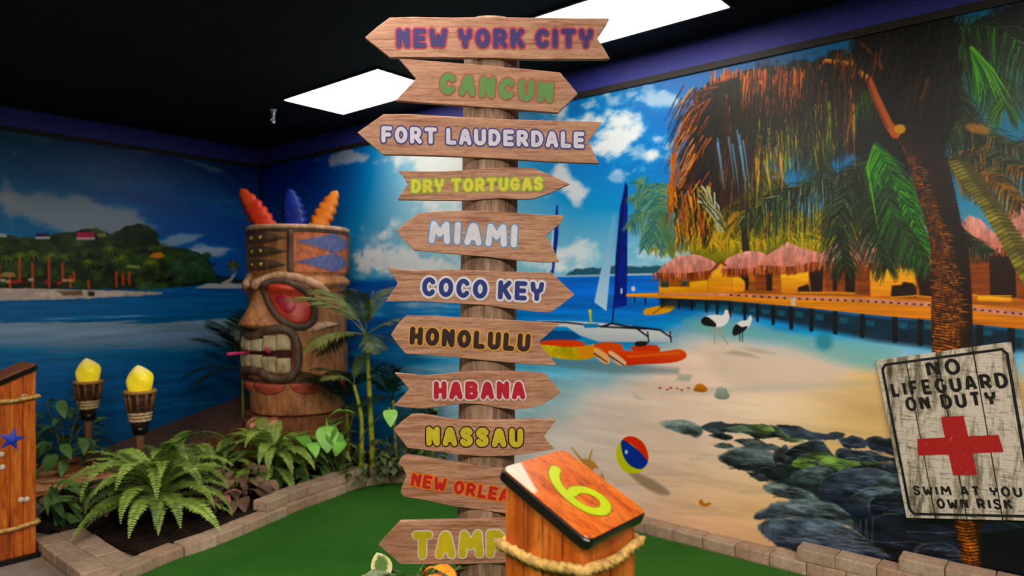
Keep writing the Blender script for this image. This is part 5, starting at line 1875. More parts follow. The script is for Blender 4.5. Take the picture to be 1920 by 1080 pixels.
for sd in (-1, 1):
    eye = [(sd * a, z) for a, z in catmull([(.26, 1.03), (.42, 1.085), (.70, 1.075), (1.0, 1.01), (1.14, .91), (1.12, .81), (.96, .755), (.70, .775), (.46, .85), (.32, .94)], 4, True)]
    if sd < 0: eye = eye[::-1]
    rim('eye_rim', M_TKD, [(a, z) for a, z in [(sd * .665 + (a - sd * .665) * 1.12, .92 + (z - .92) * 1.14) for a, z in eye]], .06, .026)
    ey = patch('eye', M_EYE, eye, .012, .025)
    ir = [(sd * a, z) for a, z in catmull([(.46, .97), (.62, 1.0), (.80, .955), (.86, .89), (.74, .845), (.58, .875)], 4, True)]
    if sd < 0: ir = ir[::-1]
    patch('iris', M_IRIS, ir, .032, .014, ey, .01, 4, 'magenta carved iris')
    brow = [(sd * a, z) for a, z in catmull([(.08, 1.06), (.25, 1.125), (.5, 1.155), (.85, 1.14), (1.2, 1.08), (1.5, 1.0)], 5)]
    rim('brow', M_TKP, brow, .07, .035, closed=False)
    ck = [(sd * a, z) for a, z in catmull([(1.02, .70), (1.2, .755), (1.5, .77), (1.8, .74), (1.5, .725), (1.2, .69)], 4, True)]
    if sd < 0: ck = ck[::-1]
    patch('cheek_fold', M_TKP, ck, .008, .018)
    # headband panel, orange with two blue diamonds, framed by dark bars
    pn = [(sd * a, z) for a, z in [(.80 + i * .09, 1.185) for i in range(18)] + [(2.33, 1.185 + i * .07) for i in range(1, 5)] + [(2.33 - i * .09, 1.52) for i in range(18)] + [(.80, 1.52 - i * .07) for i in range(1, 5)]]
    if sd < 0: pn = pn[::-1]
    pl = patch('headband_panel', M_TKO, pn, .004, .0, skirt=.012, smooth=False)
    for zc in (1.435, 1.27):
        dm = [(sd * a, z) for a, z in [(.84 + i * .09, zc + .083 * i / 9) for i in range(9)] + [(1.65 + i * .068, zc + .083 - .083 * i / 10) for i in range(10)] + [(2.33 - i * .068, zc - .083 * i / 10) for i in range(10)] + [(1.65 - i * .09, zc - .083 + .083 * i / 9) for i in range(9)]]
        if sd < 0: dm = dm[::-1]
        patch('diamond', M_TKB, dm, .0085, 0, pl, .006, 5, 'slate blue diamond', False)
    rim('headband_bar', M_TKD, [(sd * .74, 1.17 + i * .045) for i in range(9)], .05, .018, closed=False)
    rim('headband_bar', M_TKD, [(sd * 2.4, 1.17 + i * .045) for i in range(9)], .05, .018, closed=False)
for zc in (1.245, 1.355, 1.465):
    lf = [(a, zc + .05 * math.cos(a / .68 * PI / 2)) for a in np.linspace(-.68, .68, 16)] + [(a, zc - .05 * math.cos(a / .68 * PI / 2)) for a in np.linspace(.62, -.62, 14)]
    lv = patch('carved_leaf', M_TKD, lf[::-1], .006, .016)
    for a in (-.13, .13):
        m = MB()
        c = tpos(a, zc, .026)
        m.lathe([(.004, -.02), (.016, -.014), (.021, 0), (.016, .014), (.004, .02)], 14, c)
        m.build('bead', M_GOLD, lv, smooth=True)
rim('top_rim', M_TKP, [(2 * PI * k / 72 - PI, 1.557) for k in range(72)], .04, .014)
rim('headband_edge', M_TKD, [(2 * PI * k / 72 - PI, 1.525) for k in range(72)], .02, .010)
# mouth
mo = catmull([(-.86, .60), (-.72, .70), (-.40, .715), (-.1, .665), (.1, .665), (.40, .715), (.72, .70), (.86, .60), (.88, .46), (.78, .335), (.45, .315), (.2, .375), (-.2, .375), (-.45, .315), (-.78, .335), (-.88, .46)], 4, True)[::-1]
rim('lips', M_TKD, mo, .075, .04)
mi = [(a * .93, .52 + (z - .52) * .88) for a, z in mo]
mp = patch('mouth', M_MOUTH, mi, .004, .0, skirt=.01)
rim('gum', M_GUM, [(a * .98, .52 + (z - .52) * .93) for a, z in mi], .024, .012)
for up in (1, -1):
    n = 6
    for k in range(n):
        a0, a1 = -.76 + k * 1.52 / n + .006, -.76 + (k + 1) * 1.52 / n - .006
        am = (a0 + a1) / 2
        dip = .045 * gs(am, .3)
        if up > 0: z0, z1_ = .535 + .02 * abs(am), .675 - dip
        else: z0, z1_ = .355 + dip * .6, .512 - .05 * abs(am)
        q = catmull([(a0, z0 + .01), (a0 + .02, z0), (a1 - .02, z0), (a1, z0 + .01), (a1, z1_ - .01), (a1 - .02, z1_), (a0 + .02, z1_), (a0, z1_ - .01)], 2, True)
        patch('tooth', M_TOOTH, q, .018, .014, mp, .02, 4)
# pink picks between the teeth
for a, ln, up in ((-.05, .14, 0), (.42, .03, .05)):
    m = MB()
    p0, d = tpos(a, .522, .0), Vector((math.sin(a), -math.cos(a), 0))
    m.tube([p0, p0 + d * (.05 + ln * .5) + Vector((0, 0, up * .4)), p0 + d * (.06 + ln) + Vector((0, 0, up))], .013, 10)
    m.build('pick', M_PINK, tk, smooth=True)
# coral collar scallops and pale swags
for k in range(8):
    a = -PI + .30 + k * PI / 4
    q = [(a + .36 * math.cos(t_), .262 + (.012 if math.sin(t_) > 0 else .085) * math.sin(t_)) for t_ in np.linspace(0, 2 * PI, 24, endpoint=False)]
    patch('collar_scallop', M_COLLAR, q, .012, .02)
rim('collar_line', M_TKD, [(2 * PI * k / 72 - PI, .29) for k in range(72)], .04, .014)

# feathers standing in the open top: traced in the picture plane at the statue's distance, turned back into its own axes
Rinv = Matrix.Rotation(-YAW, 4, 'Z')
K6 = TD / F


def feather(base, tip, wid, yoff, col1, label, lobes=7):
    m, nt, b = base_mat(col1[0], .4, .5)
    f = noise_node(nt, coords(nt), 7, 3)
    nt.links.new(ramp(nt, f, [(.35, col1[1]), (.65, col1[2])]), b.inputs['Base Color'])
    bx, bz = (base[0] - 560) * K6, 1.5 + (545 - base[1]) * K6 - TZ
    tx_, tz_ = (tip[0] - 560) * K6, 1.5 + (545 - tip[1]) * K6 - TZ
    L = math.hypot(tx_ - bx, tz_ - bz)
    ux, uz = (tx_ - bx) / L, (tz_ - bz) / L
    wd = wid * K6 / 2
    mb = MB()
    N = 42
    vs = []
    for i in range(N + 1):
        q = i / N
        prof = (math.sin(PI * min(1, .16 + .80 * q)) ** .7) * (1 if q < .93 else max(.0, 1 - ((q - .93) / .07) ** 2) ** .5)
        sc = .88 + .24 * abs(math.sin(q * lobes * PI)) ** .7
        hw = max(wd * prof * sc, .001)
        cx, cz = bx + ux * L * q, bz + uz * L * q
        th = .020 * (1 - .5 * q)
        for (s_, dy) in ((-1, 0), (-.5, -th * .6), (0, -th), (.5, -th * .6), (1, 0), (.5, th * .6), (0, th), (-.5, th * .6)):
            vs.append(Rinv @ Vector((cx - uz * hw * s_, yoff + dy + .05 * q * 0, cz + ux * hw * s_)))
    fs = [(i * 8 + k, i * 8 + (k + 1) % 8, (i + 1) * 8 + (k + 1) % 8, (i + 1) * 8 + k) for i in range(N) for k in range(8)]
    fs += [tuple(reversed(range(8))), tuple(N * 8 + k for k in range(8))]
    mb.add(vs, fs)
    o = mb.build('feather', m, tk, smooth=True)
    o['label'] = label


feather((512, 446), (449, 374), 22, .20, ('bright_blue_feather', (14, 60, 190), (30, 96, 220)), 'blue feather half hidden behind the red one')
feather((524, 450), (461, 358), 38, -.12, ('red_feather', (214, 28, 20), (240, 84, 26)), 'red and orange feather leaning left')
feather((556, 452), (538, 352), 46, .05, ('blue_feather', (10, 36, 140), (16, 56, 170)), 'dark blue feather in the middle')
feather((584, 450), (633, 358), 36, -.02, ('orange_feather', (236, 108, 20), (250, 160, 50)), 'orange feather leaning right')

# ------------------------------------------------------------------ torches
M_TPOLE = wood('torch_pole_wood', [(.3, (104, 66, 40)), (.7, (156, 106, 66))], (10, 10, 1.2))
M_BASK = plain('dark_bamboo', (60, 40, 26), .6, .3, .3, 30, bmp=.3)
M_CORD = plain('pale_cord', (206, 176, 128), .8, .2, .2, 40)
M_SLAT = plain('brown_bamboo', (116, 76, 44), .5, .3, .2, 30)
M_RING = plain('bamboo_ring', (190, 140, 76), .5, .3, .15, 30)


def flame_mat():
    m, nt, b = base_mat('yellow_flame_plastic', .35, .5)
    v = coords(nt)
    sep = nt.nodes.new('ShaderNodeSeparateXYZ')
    nt.links.new(v, sep.inputs[0])
    nt.links.new(ramp(nt, sep.outputs[2], [(.12, (255, 230, 24)), (.18, (250, 236, 170))]), b.inputs['Base Color'])
    b.inputs['Emission Color'].default_value = (1.0, .72, .03, 1)      # weak glow added to brighten the plastic flames
    b.inputs['Emission Strength'].default_value = .16
    b.inputs['Subsurface Weight'].default_value = .15
    b.inputs['Subsurface Radius'].default_value = (.02, .015, .004)
    return m


M_FLAME = flame_mat()


def torch(label, base, head_z, k=1.0):
    """head_z: height of the bamboo ring under the flame"""
    t = thing('tiki_torch', label, 'torch', base, 0, 'tiki torches on the left')
    h = head_z - base[2]
    m = MB(); m.tube([(0, 0, 0), (0, 0, h * .5), (0, 0, h - .30 * k)], .032 * k, 14); m.build('pole', M_TPOLE, t, smooth=True)
    m = MB(); m.lathe([(.034 * k, h - .34 * k), (.055 * k, h - .33 * k), (.06 * k, h - .29 * k), (.05 * k, h - .27 * k)], 16); m.build('black_band', M_BLACK, t, smooth=True)
    m = MB(); m.lathe([(.055 * k, h - .29 * k), (.07 * k, h - .2 * k), (.085 * k, h - .1 * k), (.10 * k, h)], 24); bk = m.build('basket', M_BASK, t, smooth=True)
    m = MB()
    for j in range(10):
        a = 2 * PI * j / 10
        m.tube([(.082 * k * math.cos(a), .082 * k * math.sin(a), h - .155 * k), (.104 * k * math.cos(a), .104 * k * math.sin(a), h - .01)], .012 * k, 6)
    m.build('slats', M_SLAT, bk, smooth=True)
    for dz in (.12, .07, .03):
        m = MB()
        zz = h - dz * k
        rr_ = .094 * k - .12 * dz * k
        m.tube([(rr_ * math.cos(2 * PI * j / 32), rr_ * math.sin(2 * PI * j / 32), zz) for j in range(33)], .009 * k, 8)
        if dz == .12: pass
        m.build('hoop', M_BASK, bk, smooth=True)
    for j in range(3):
        m = MB()
        zz = h - (.17 + .026 * j) * k
        rr_ = .100 * k - (.17 + .026 * j) * k * .14
        m.tube([(rr_ * math.cos(2 * PI * q / 48), rr_ * math.sin(2 * PI * q / 48), zz) for q in range(49)], .011 * k, 9, lobes=3, twist=90, amp=.3)
        m.build('cord', M_CORD, bk, smooth=True)
    m = MB(); m.tube([(.105 * k * math.cos(2 * PI * j / 36), .105 * k * math.sin(2 * PI * j / 36), h) for j in range(37)], .014 * k, 8); m.build('ring', M_RING, t, smooth=True)
    m = MB()
    N, S = 26, 28
    vs = []
    for i in range(N + 1):
        q = i / N
        r = .094 * k * (math.sin(PI * (.27 + .73 * q ** 1.25)) ** .75) * 1.0
        if i == N: r = .002
        cx = .018 * k * math.sin(q * 4.2) * q
        for s_ in range(S):
            a = 2 * PI * s_ / S
            rr_ = r * (1 + .09 * math.cos(3 * a + q * 5) * math.sin(PI * q))
            vs.append(Vector((cx + rr_ * math.cos(a), rr_ * math.sin(a), q * .205 * k)))
    fs = [(i * S + s_, i * S + (s_ + 1) % S, (i + 1) * S + (s_ + 1) % S, (i + 1) * S + s_) for i in range(N) for s_ in range(S)]
    fs += [tuple(reversed(range(S))), tuple(N * S + s_ for s_ in range(S))]
    m.add(vs, fs)
    fl = m.build('flame', M_FLAME, t, smooth=True)
    fl.location = (0, 0, h + .002)


p = at(165.5, 716, 5.75); torch('tiki torch farther back on the left, nearer the mural', (p.x, p.y, .028), p.z, .96)
p = at(262.5, 734, 5.05); torch('nearer tiki torch rising out of the ferns', (p.x, p.y, .035), p.z, .94)

# ------------------------------------------------------------------ plants
F_FERN = foliage('fern_green', (62, 92, 26), (164, 190, 84))
F_FERN2 = foliage('dark_fern_green', (40, 70, 26), (110, 146, 60))
F_BRIGHT = foliage('bright_leaf', (60, 130, 30), (140, 200, 80), rough=.35)
F_PALM = foliage('palm_green', (52, 72, 26), (128, 140, 70), rough=.4)
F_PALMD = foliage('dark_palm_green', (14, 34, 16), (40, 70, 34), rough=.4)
F_DARK = foliage('dark_leaf', (24, 54, 26), (100, 140, 66), rough=.4)
F_IVY = foliage('olive_ivy', (40, 52, 26), (104, 116, 64))
F_BURG = foliage('burgundy_leaf', (70, 44, 38), (140, 110, 84))
M_CANE = wood('yellow_green_cane', [(.3, (110, 130, 20)), (.7, (196, 190, 40))], (4, 4, 10), .4)
M_STEM = plain('green_stem', (74, 92, 40), .5, .3)


def blade(mb, base, d, up, L, wd, fold=.25, droop=.25, segs=4, prof=None):
    """one leaf: a folded, drooping blade from base along d"""
    d = Vector(d).normalized()
    up = Vector(up)
    sd = d.cross(up)
    if sd.length < 1e-4: sd = d.cross(Vector((1, 0, 0)))
    sd.normalize()
    up = sd.cross(d).normalized()
    vs, fs = [], []
    for i in range(segs + 1):
        q = i / segs
        w = (prof(q) if prof else math.sin(PI * (.08 + .9 * q)) ** .8) * wd / 2
        c = Vector(base) + d * L * q - up * droop * L * q * q
        vs += [c + sd * w + up * w * fold, c, c - sd * w + up * w * fold]
    for i in range(segs):
        a = i * 3
        fs += [(a, a + 1, a + 4, a + 3), (a + 1, a + 2, a + 5, a + 4)]
    mb.add(vs, fs)


def mesh_of(mb, mat, name, smooth=True):
    o = mb.build(name, mat, None, smooth=smooth, recalc=False)
    me = o.data
    bpy.data.objects.remove(o)
    return me


def frond_mesh(name, mat, L, pairs, leafL, leafW, rise, droop, seed, leaf_droop=.2, fwd=.35, bare=.12, prof=None, stem=.004, vshape=.2):
    rng = random.Random(seed)
    mb = MB()
    pts = []
    a = rise
    p = Vector((0, 0, 0))
    N = 24
    for i in range(N + 1):
        pts.append(p.copy())
        p = p + Vector((0, math.cos(a), math.sin(a))) * (L / N)
        a -= droop / N * (0.4 + 1.2 * i / N)
    mb.tube(pts, [stem * (1 - .8 * i / N) for i in range(N + 1)], 5)
    for k in range(pairs):
        q = bare + (1 - bare) * (k + .5) / pairs
        x = q * N
        i = min(int(x), N - 1)
        c = pts[i].lerp(pts[i + 1], x - i)
        t_ = (pts[i + 1] - pts[i]).normalized()
        upv = Vector((1, 0, 0)).cross(t_)
        s = prof(q) if prof else min(1, .45 + 1.6 * (q - bare)) * min(1, (1.03 - q) * 2.2)
        for sd in (-1, 1):
            d = Vector((sd, 0, 0)) + t_ * (fwd + rng.uniform(-.08, .08)) + upv * (vshape + rng.uniform(-.12, .12))
            blade(mb, c, d, upv, leafL * s * rng.uniform(.88, 1.08), leafW * (.6 + .4 * s), .15, leaf_droop, 3)
    return mesh_of(mb, mat, name)


def add_part(name, me, parent, loc=(0, 0, 0), rot=(0, 0, 0), sc=1.0, label=None):
    o = bpy.data.objects.new(name, me)
    COL.objects.link(o)
    o.parent = parent
    o.location = loc
    o.rotation_euler = rot
    o.scale = (sc, sc, sc)
    if label: o['label'] = label
    return o


FERN = [frond_mesh('fern_frond', F_FERN, .62, 34, .066, .017, r_, d_, i) for i, (r_, d_) in enumerate(((1.15, 1.9), (.95, 1.7), (.75, 1.5), (1.3, 2.5), (1.0, 2.5), (.6, 2.0), (.9, 2.8)))]
FERND = [frond_mesh('fern_frond', F_FERN2, .62, 34, .062, .017, r_, d_, 20 + i) for i, (r_, d_) in enumerate(((1.1, 1.9), (.9, 1.8), (.7, 1.5)))]


FERNL = [frond_mesh('fern_frond', F_FERN, .60, 34, .066, .017, r_, d_, 60 + i) for i, (r_, d_) in enumerate(((.55, 1.9), (.35, 1.6), (.75, 2.3)))]


def fern(label, base, n, sc, meshes=FERN, z_up=.0, low=0):
    t = thing('fern', label, 'fern', base, random.random() * 6, 'ferns in the planting bed')
    if z_up > .1:
        m = MB(); m.lathe([(.03, 0), (.025, z_up * .6), (.018, z_up)], 10); m.build('crown', M_STEM, t)
    for k in range(n):
        a = 2 * PI * k / n * 1.0 + random.uniform(-.25, .25)
        add_part('frond', meshes[random.randrange(len(meshes))], t, (0, 0, z_up), (random.uniform(-.12, .22), random.uniform(-.12, .12), a), sc * random.uniform(.78, 1.08))
    for k in range(low):
        a = 2 * PI * k / low + random.uniform(-.2, .2)
        add_part('frond', FERNL[k % 3], t, (0, 0, z_up * random.uniform(.6, .9)), (random.uniform(-.25, .1), random.uniform(-.12, .12), a), sc * random.uniform(.8, 1.0))
    return t


def bed_pt(px, D, z=.03):
    return ((px - 960) / F * D, D, z)


fern('large green fern spilling over the edging blocks, in front of the nearer torch', bed_pt(296, 4.27, .035), 34, 1.0, FERN, .22, 26)
fern('green fern in the middle of the bed, right of the nearer torch', bed_pt(405, 4.95, .035), 22, .78, FERN, .16, 8)
fern('green fern below the tiki head, left of the raised edging blocks', bed_pt(510, 5.10, .035), 30, .88, FERN, .2, 14)
fern('small bright fern right of the tiki pedestal', bed_pt(605, 5.45, .035), 20, .74, FERN, .14)
fern('dark low fern beside the square corner of blocks', bed_pt(170, 4.45, .035), 14, .6, FERND, .04)
fern('small dark fern against the ramp, left of the middle fern', bed_pt(330, 5.15, .035), 16, .7, FERND, .08)

# palms
PF = [frond_mesh('palm_frond', F_PALM, .72, 30, .27, .020, r_, d_, 40 + i, .35, .9, .16, None, .006, .1) for i, (r_, d_) in enumerate(((.9, 1.3), (.55, 1.2), (.3, 1.0), (1.25, 1.6)))]
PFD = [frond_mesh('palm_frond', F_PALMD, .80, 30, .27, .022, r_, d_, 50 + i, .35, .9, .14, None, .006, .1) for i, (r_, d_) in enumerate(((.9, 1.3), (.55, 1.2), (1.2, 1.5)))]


def palm(name, label, base, canes, fronds, meshes, sc, cat='palm', crown_only=False):
    t = thing(name, label, cat, base, 0)
    for pts, r in canes:
        m = MB()
        m.tube([Vector(p) - Vector(base) for p in catmull3(pts, 10)], r, 10)
        m.build('cane', M_CANE, t, smooth=True)
    for (o, az, tilt, k, s) in fronds:
        if name == 'dark_palm' and base[0] > -1.7 and -math.sin(az) * SA + math.cos(az) * CA > .2: continue
        add_part('frond', meshes[k % len(meshes)], t, Vector(o) - Vector(base), (tilt, 0, az), s * sc)
    return t


def catmull3(pts, n):
    out = []
    P = [Vector(p) for p in pts]
    for i in range(len(P) - 1):
        a, b, c, d = P[max(i - 1, 0)], P[i], P[i + 1], P[min(i + 2, len(P) - 1)]
        for k in range(n):
            t_ = k / n
            out.append(.5 * (2 * b + (c - a) * t_ + (2 * a - 5 * b + 4 * c - d) * t_ ** 2 + (3 * b - a - 3 * c + d) * t_ ** 3))
    out.append(P[-1])
    return out


D1 = 5.35
b = at(700, 868, D1); top = at(686, 628, D1)
b2 = at(676, 868, D1 - .1); top2 = at(664, 722, D1 - .1)
az = lambda dx, dy: math.atan2(-dx, dy)       # frond heads along local +Y
palm('bamboo_palm', 'palm with yellow green canes and arching fronds, right of the tiki head', (b.x, b.y, .035),
     [([(b.x, b.y, .035), at(694, 760, D1), top], [.024 - .010 * i / 20 for i in range(21)]), ([(b2.x, b2.y, .035), at(678, 790, D1 - .1), top2], [.02 - .009 * i / 20 for i in range(21)])],
     [(top, az(-1, -.25), .0, 0, 1.0), (top, az(-1, .2), .2, 0, .9), (top, az(1, -.2), .05, 1, .85), (top, az(-.3, -1), .25, 3, .7), (top, az(.6, .6), .3, 3, .7), (top, az(-.7, -.7), -.3, 1, .8),
      (top, az(.4, -.9), -.25, 2, .55), (top, az(-.9, .5), -.3, 2, .8), (top, az(.9, .3), -.35, 2, .6), (top2, az(-1, .0), .2, 1, .55), (top2, az(.8, -.5), .3, 3, .5), (top2, az(-.5, -.8), .1, 1, .5)], PF, 1.0)
D2 = 6.5
b = at(440, 815, D2)
o1 = at(455, 690, D2)
palm('dark_palm', 'dark palm to the left of the tiki head above the ramp', (b.x + .1, b.y - .05, .30), [([(b.x + .1, b.y - .05, .30), o1], [.014] * 11)],
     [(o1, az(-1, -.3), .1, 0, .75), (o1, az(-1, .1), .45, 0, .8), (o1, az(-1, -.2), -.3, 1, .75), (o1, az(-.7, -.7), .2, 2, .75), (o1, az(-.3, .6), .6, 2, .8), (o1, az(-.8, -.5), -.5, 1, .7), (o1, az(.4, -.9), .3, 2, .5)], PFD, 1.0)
D3 = 5.55
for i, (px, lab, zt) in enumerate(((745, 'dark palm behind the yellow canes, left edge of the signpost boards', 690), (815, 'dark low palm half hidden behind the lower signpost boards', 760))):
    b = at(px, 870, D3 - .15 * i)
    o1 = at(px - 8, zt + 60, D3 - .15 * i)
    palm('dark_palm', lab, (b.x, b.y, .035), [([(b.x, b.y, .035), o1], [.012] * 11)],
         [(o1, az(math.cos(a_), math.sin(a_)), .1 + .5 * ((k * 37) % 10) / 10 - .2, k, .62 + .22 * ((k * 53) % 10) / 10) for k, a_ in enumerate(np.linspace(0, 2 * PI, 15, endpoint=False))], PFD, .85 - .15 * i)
b = at(655, 850, 5.6); o1 = at(650, 760, 5.6)
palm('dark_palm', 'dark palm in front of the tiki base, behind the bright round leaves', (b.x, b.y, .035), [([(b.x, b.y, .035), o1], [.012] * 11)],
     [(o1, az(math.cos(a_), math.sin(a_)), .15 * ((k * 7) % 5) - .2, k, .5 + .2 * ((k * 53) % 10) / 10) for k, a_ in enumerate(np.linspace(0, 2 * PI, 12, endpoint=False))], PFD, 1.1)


# broad leaves
def leaf_mesh(name, mat, L, wd, droop=.3, prof=None, fold=.25, stalk=.6):
    mb = MB()
    pts = [Vector((0, 0, 0)), Vector((0, L * stalk * .5, L * stalk * .45)), Vector((0, L * stalk, L * stalk * .6))]
    mb.tube(pts, .004, 5)
    blade(mb, pts[-1], (0, 1, .15), (0, 0, 1), L, wd, fold, droop, 8, prof)
    return mesh_of(mb, mat, name)


heart = lambda q: max(0.02, math.sin(PI * min(1, max(0, q)) ** .72)) ** .7
BRIGHT = [leaf_mesh('leaf', F_BRIGHT, .15, .13, .35, heart), leaf_mesh('leaf', F_BRIGHT, .12, .11, .6, heart)]
DARKL = [leaf_mesh('leaf', F_DARK, .15, .085, .4), leaf_mesh('leaf', F_DARK, .12, .07, .7)]
BURG = [leaf_mesh('leaf', F_BURG, .10, .08, .5, heart), leaf_mesh('leaf', F_BURG, .085, .065, .8, heart)]
IVY = [leaf_mesh('leaf', F_IVY, .055, .045, .5, heart, .2, .9), leaf_mesh('leaf', F_IVY, .045, .038, .8, heart, .2, .9)]
LONG = [leaf_mesh('leaf', F_DARK, .26, .055, .45, None, .3, .15), leaf_mesh('leaf', F_DARK, .22, .05, .7, None, .3, .15)]


def bush(name, label, cat, base, n, rad, hgt, meshes, sc=1.0, stems=5, group=None):
    """leaves on short stems spread through a dome"""
    t = thing(name, label, cat, base, 0, group)
    rng = random.Random(int(base[0] * 1000) + n)
    for k in range(stems):
        a = 2 * PI * k / stems
        m = MB()
        m.tube([(0, 0, 0), (rad * .25 * math.cos(a), rad * .25 * math.sin(a), hgt * .5), (rad * .5 * math.cos(a), rad * .5 * math.sin(a), hgt * .85)], .005, 5)
        m.build('stem', M_STEM, t)
    for k in range(n):
        a = rng.uniform(0, 2 * PI)
        q = rng.random() ** .6
        z = hgt * rng.uniform(.15, 1) * (1 - .55 * q * q)
        add_part('leaf', meshes[rng.randrange(len(meshes))], t, (rad * q * .75 * math.cos(a), rad * q * .75 * math.sin(a), z),
                 (rng.uniform(-.5, .3), rng.uniform(-.3, .3), a - PI / 2 + rng.uniform(-.5, .5)), sc * rng.uniform(.75, 1.15))
    return t


bush('leafy_shrub', 'dark leafy shrub behind the left torch, beside the orange box', 'shrub', (at(122, 850, 5.6).x, 5.6, .028), 64, .24, .64, DARKL, 1.05)
bush('burgundy_plant', 'burgundy leaved plant between the ferns, with pink centres', 'plant', bed_pt(442, 4.78, .035), 60, .24, .26, BURG, 1.0)
bush('burgundy_plant', 'low burgundy leaved plant under the large fern, by the soil', 'plant', bed_pt(225, 4.62, .035), 30, .2, .22, BURG, .9)
bush('ivy_bush', 'small leaved olive bush behind the far edging blocks, under the yellow canes', 'shrub', bed_pt(690, 5.32, .035), 95, .26, .22, IVY, 1.15)
bush('ivy_bush', 'small leaved olive bush next to the lower boards of the signpost', 'shrub', bed_pt(745, 5.42, .035), 95, .26, .34, IVY, 1.2)
bush('broadleaf_plant', 'dark glossy low plant beside the orange box on the left', 'plant', bed_pt(95, 4.5, .028), 26, .3, .2, LONG, 1.0, 3)
bush('broadleaf_plant', 'dark leaves at the foot of the tiki pedestal', 'plant', bed_pt(560, 5.35, .035), 60, .34, .3, DARKL, .9)
bush('broadleaf_plant', 'dark leaves behind the HABANA board of the signpost', 'plant', bed_pt(800, 5.31, .035), 46, .10, .66, DARKL, .55)

t = thing('round_leaf_plant', 'bright green plant with large round leaves in front of the tiki', 'plant', bed_pt(640, 5.2, .035))
B_ = Vector(bed_pt(640, 5.2, .035))
for i, (px, py, s, rx, rz) in enumerate(((612, 782, 1.25, -.9, .3), (648, 790, 1.25, -.7, -.6), (600, 806, 1.1, -.6, .9), (634, 812, .9, -.5, -.9), (664, 774, .8, -.3, -1.4), (728, 764, .95, -.6, .3), (536, 818, 1.0, -.5, 1.2), (575, 830, .9, -.4, .7), (655, 825, .8, -.5, -.3))):
    pz = at(px, py, 5.15 - .02 * i)
    m = MB(); m.tube([(0, 0, 0), ((pz - B_) * .5 + Vector((0, 0, .1))), pz - B_], .005, 6); m.build('stem', M_STEM, t)
    add_part('leaf', BRIGHT[i % 2], t, pz - B_, (rx, 0, PI + rz), s)

# pink-veined leaves
M_PVEIN = plain('pink_leaf', (176, 92, 96), .5, .3, .35, 40)
PV = leaf_mesh('leaf', M_PVEIN, .07, .055, .4, heart)
t = thing('caladium', 'small plant with pink leaves at the edge of the soil, right of the large fern', 'plant', bed_pt(418, 4.52, .035))
for k in range(6):
    add_part('leaf', PV, t, (0.03 * math.cos(k), .03 * math.sin(k), .08 + .02 * (k % 3)), (-.2, 0, k * 1.05), 1.0 + .2 * (k % 2))
m = MB(); m.tube([(0, 0, 0), (0, 0, .09)], .006, 6); m.build('stem', M_STEM, t)
t = thing('caladium', 'small plant with pink leaves under the left side of the large fern', 'plant', bed_pt(205, 4.75, .035))
for k in range(5):
    add_part('leaf', PV, t, (0.03 * math.cos(k), .03 * math.sin(k), .18 + .02 * (k % 3)), (-.2, 0, k * 1.25), 1.0)
m = MB(); m.tube([(0, 0, 0), (0, 0, .19)], .006, 6); m.build('stem', M_STEM, t)

# croton at the foot of the signpost
def croton_mat(name, edge, mid):
    m, nt, b = base_mat(name, .35, .5)
    v = coords(nt)
    f = noise_node(nt, v, 34, 5, .7, 1.0)
    nt.links.new(ramp(nt, f, [(.42, mid), (.56, edge)]), b.inputs['Base Color'])
    return m


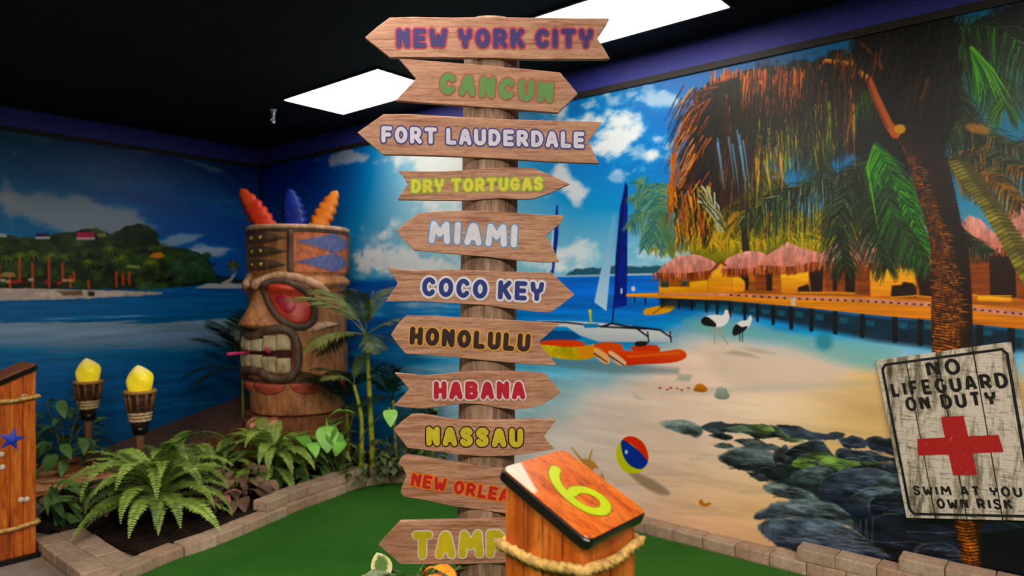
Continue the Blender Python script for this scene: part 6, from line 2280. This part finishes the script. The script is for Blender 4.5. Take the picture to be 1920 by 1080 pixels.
CR = [leaf_mesh('leaf', croton_mat('croton_cream', (222, 214, 140), (70, 110, 44)), .11, .062, .3), leaf_mesh('leaf', croton_mat('croton_orange', (236, 150, 30), (200, 90, 30)), .11, .055, .4),
      leaf_mesh('leaf', croton_mat('croton_dark', (150, 160, 70), (30, 50, 26)), .12, .06, .5), leaf_mesh('leaf', croton_mat('croton_grey', (110, 124, 90), (40, 52, 36)), .10, .07, .5)]
cb = Vector((-.34, 2.40, .008))
t = thing('croton', 'croton with cream, orange and green leaves at the foot of the signpost', 'plant', cb)
rng = random.Random(4)
for k in range(5):
    m = MB()
    a = k * 1.3
    m.tube([(0, 0, 0), (.04 * math.cos(a), .03 * math.sin(a), .28), (.10 * math.cos(a), .05 * math.sin(a), .5)], .006, 6)
    m.build('stem', M_STEM, t)
for k in range(46):
    a = rng.uniform(0, 2 * PI)
    q = rng.random()
    add_part('leaf', CR[rng.choice((1, 2, 2, 3, 3))], t, (.10 * q * math.cos(a), .06 * q * math.sin(a) - .01, .30 + .20 * rng.random()), (rng.uniform(-.2, .6), 0, a - PI / 2), rng.uniform(.7, 1.0))
# the cream leaf held up beside the TAMPA board, facing the camera
mb = MB()
p0, p1 = at(724, 1084, 2.33), at(706, 1036, 2.33)
d = (p1 - p0)
blade(mb, p0, d, (0.1, -1, .1), d.length, .072, .1, .02, 10, lambda q: math.sin(PI * min(1, .06 + .94 * q)) ** .75)
mb.tube([p0, (p0 + cb) / 2 + Vector((0, 0, .1)), cb + Vector((0, 0, .3))], .004, 6)


def cream_leaf():
    m, nt, b = base_mat('cream_edged_leaf', .35, .5)
    tc = nt.nodes.new('ShaderNodeTexCoord')
    g = nt.nodes.new('ShaderNodeVectorMath'); g.operation = 'DISTANCE'
    mp = nt.nodes.new('ShaderNodeMapping')
    mid = (p0 + p1) / 2 - cb
    mp.inputs['Location'].default_value = (-mid.x, 0, -mid.z)
    mp.inputs['Scale'].default_value = (1.5, 0, 1.0)
    mp.inputs['Location'].default_value = (-mid.x * 1.5, 0, -mid.z)
    nt.links.new(tc.outputs['Object'], mp.inputs[0])
    nt.links.new(mp.outputs[0], g.inputs[0])
    n = noise_node(nt, tc.outputs['Object'], 90, 4, .6)
    ad = nt.nodes.new('ShaderNodeMath'); ad.operation = 'MULTIPLY_ADD'
    ad.inputs[1].default_value = .03
    nt.links.new(n, ad.inputs[0]); nt.links.new(g.outputs['Value'], ad.inputs[2])
    nt.links.new(ramp(nt, ad.outputs[0], [(.044, (96, 128, 60)), (.052, (230, 222, 160))]), b.inputs['Base Color'])
    return m


mb.build('leaf', cream_leaf(), t, world=True, smooth=True, recalc=False)['label'] = 'cream-edged green leaf'
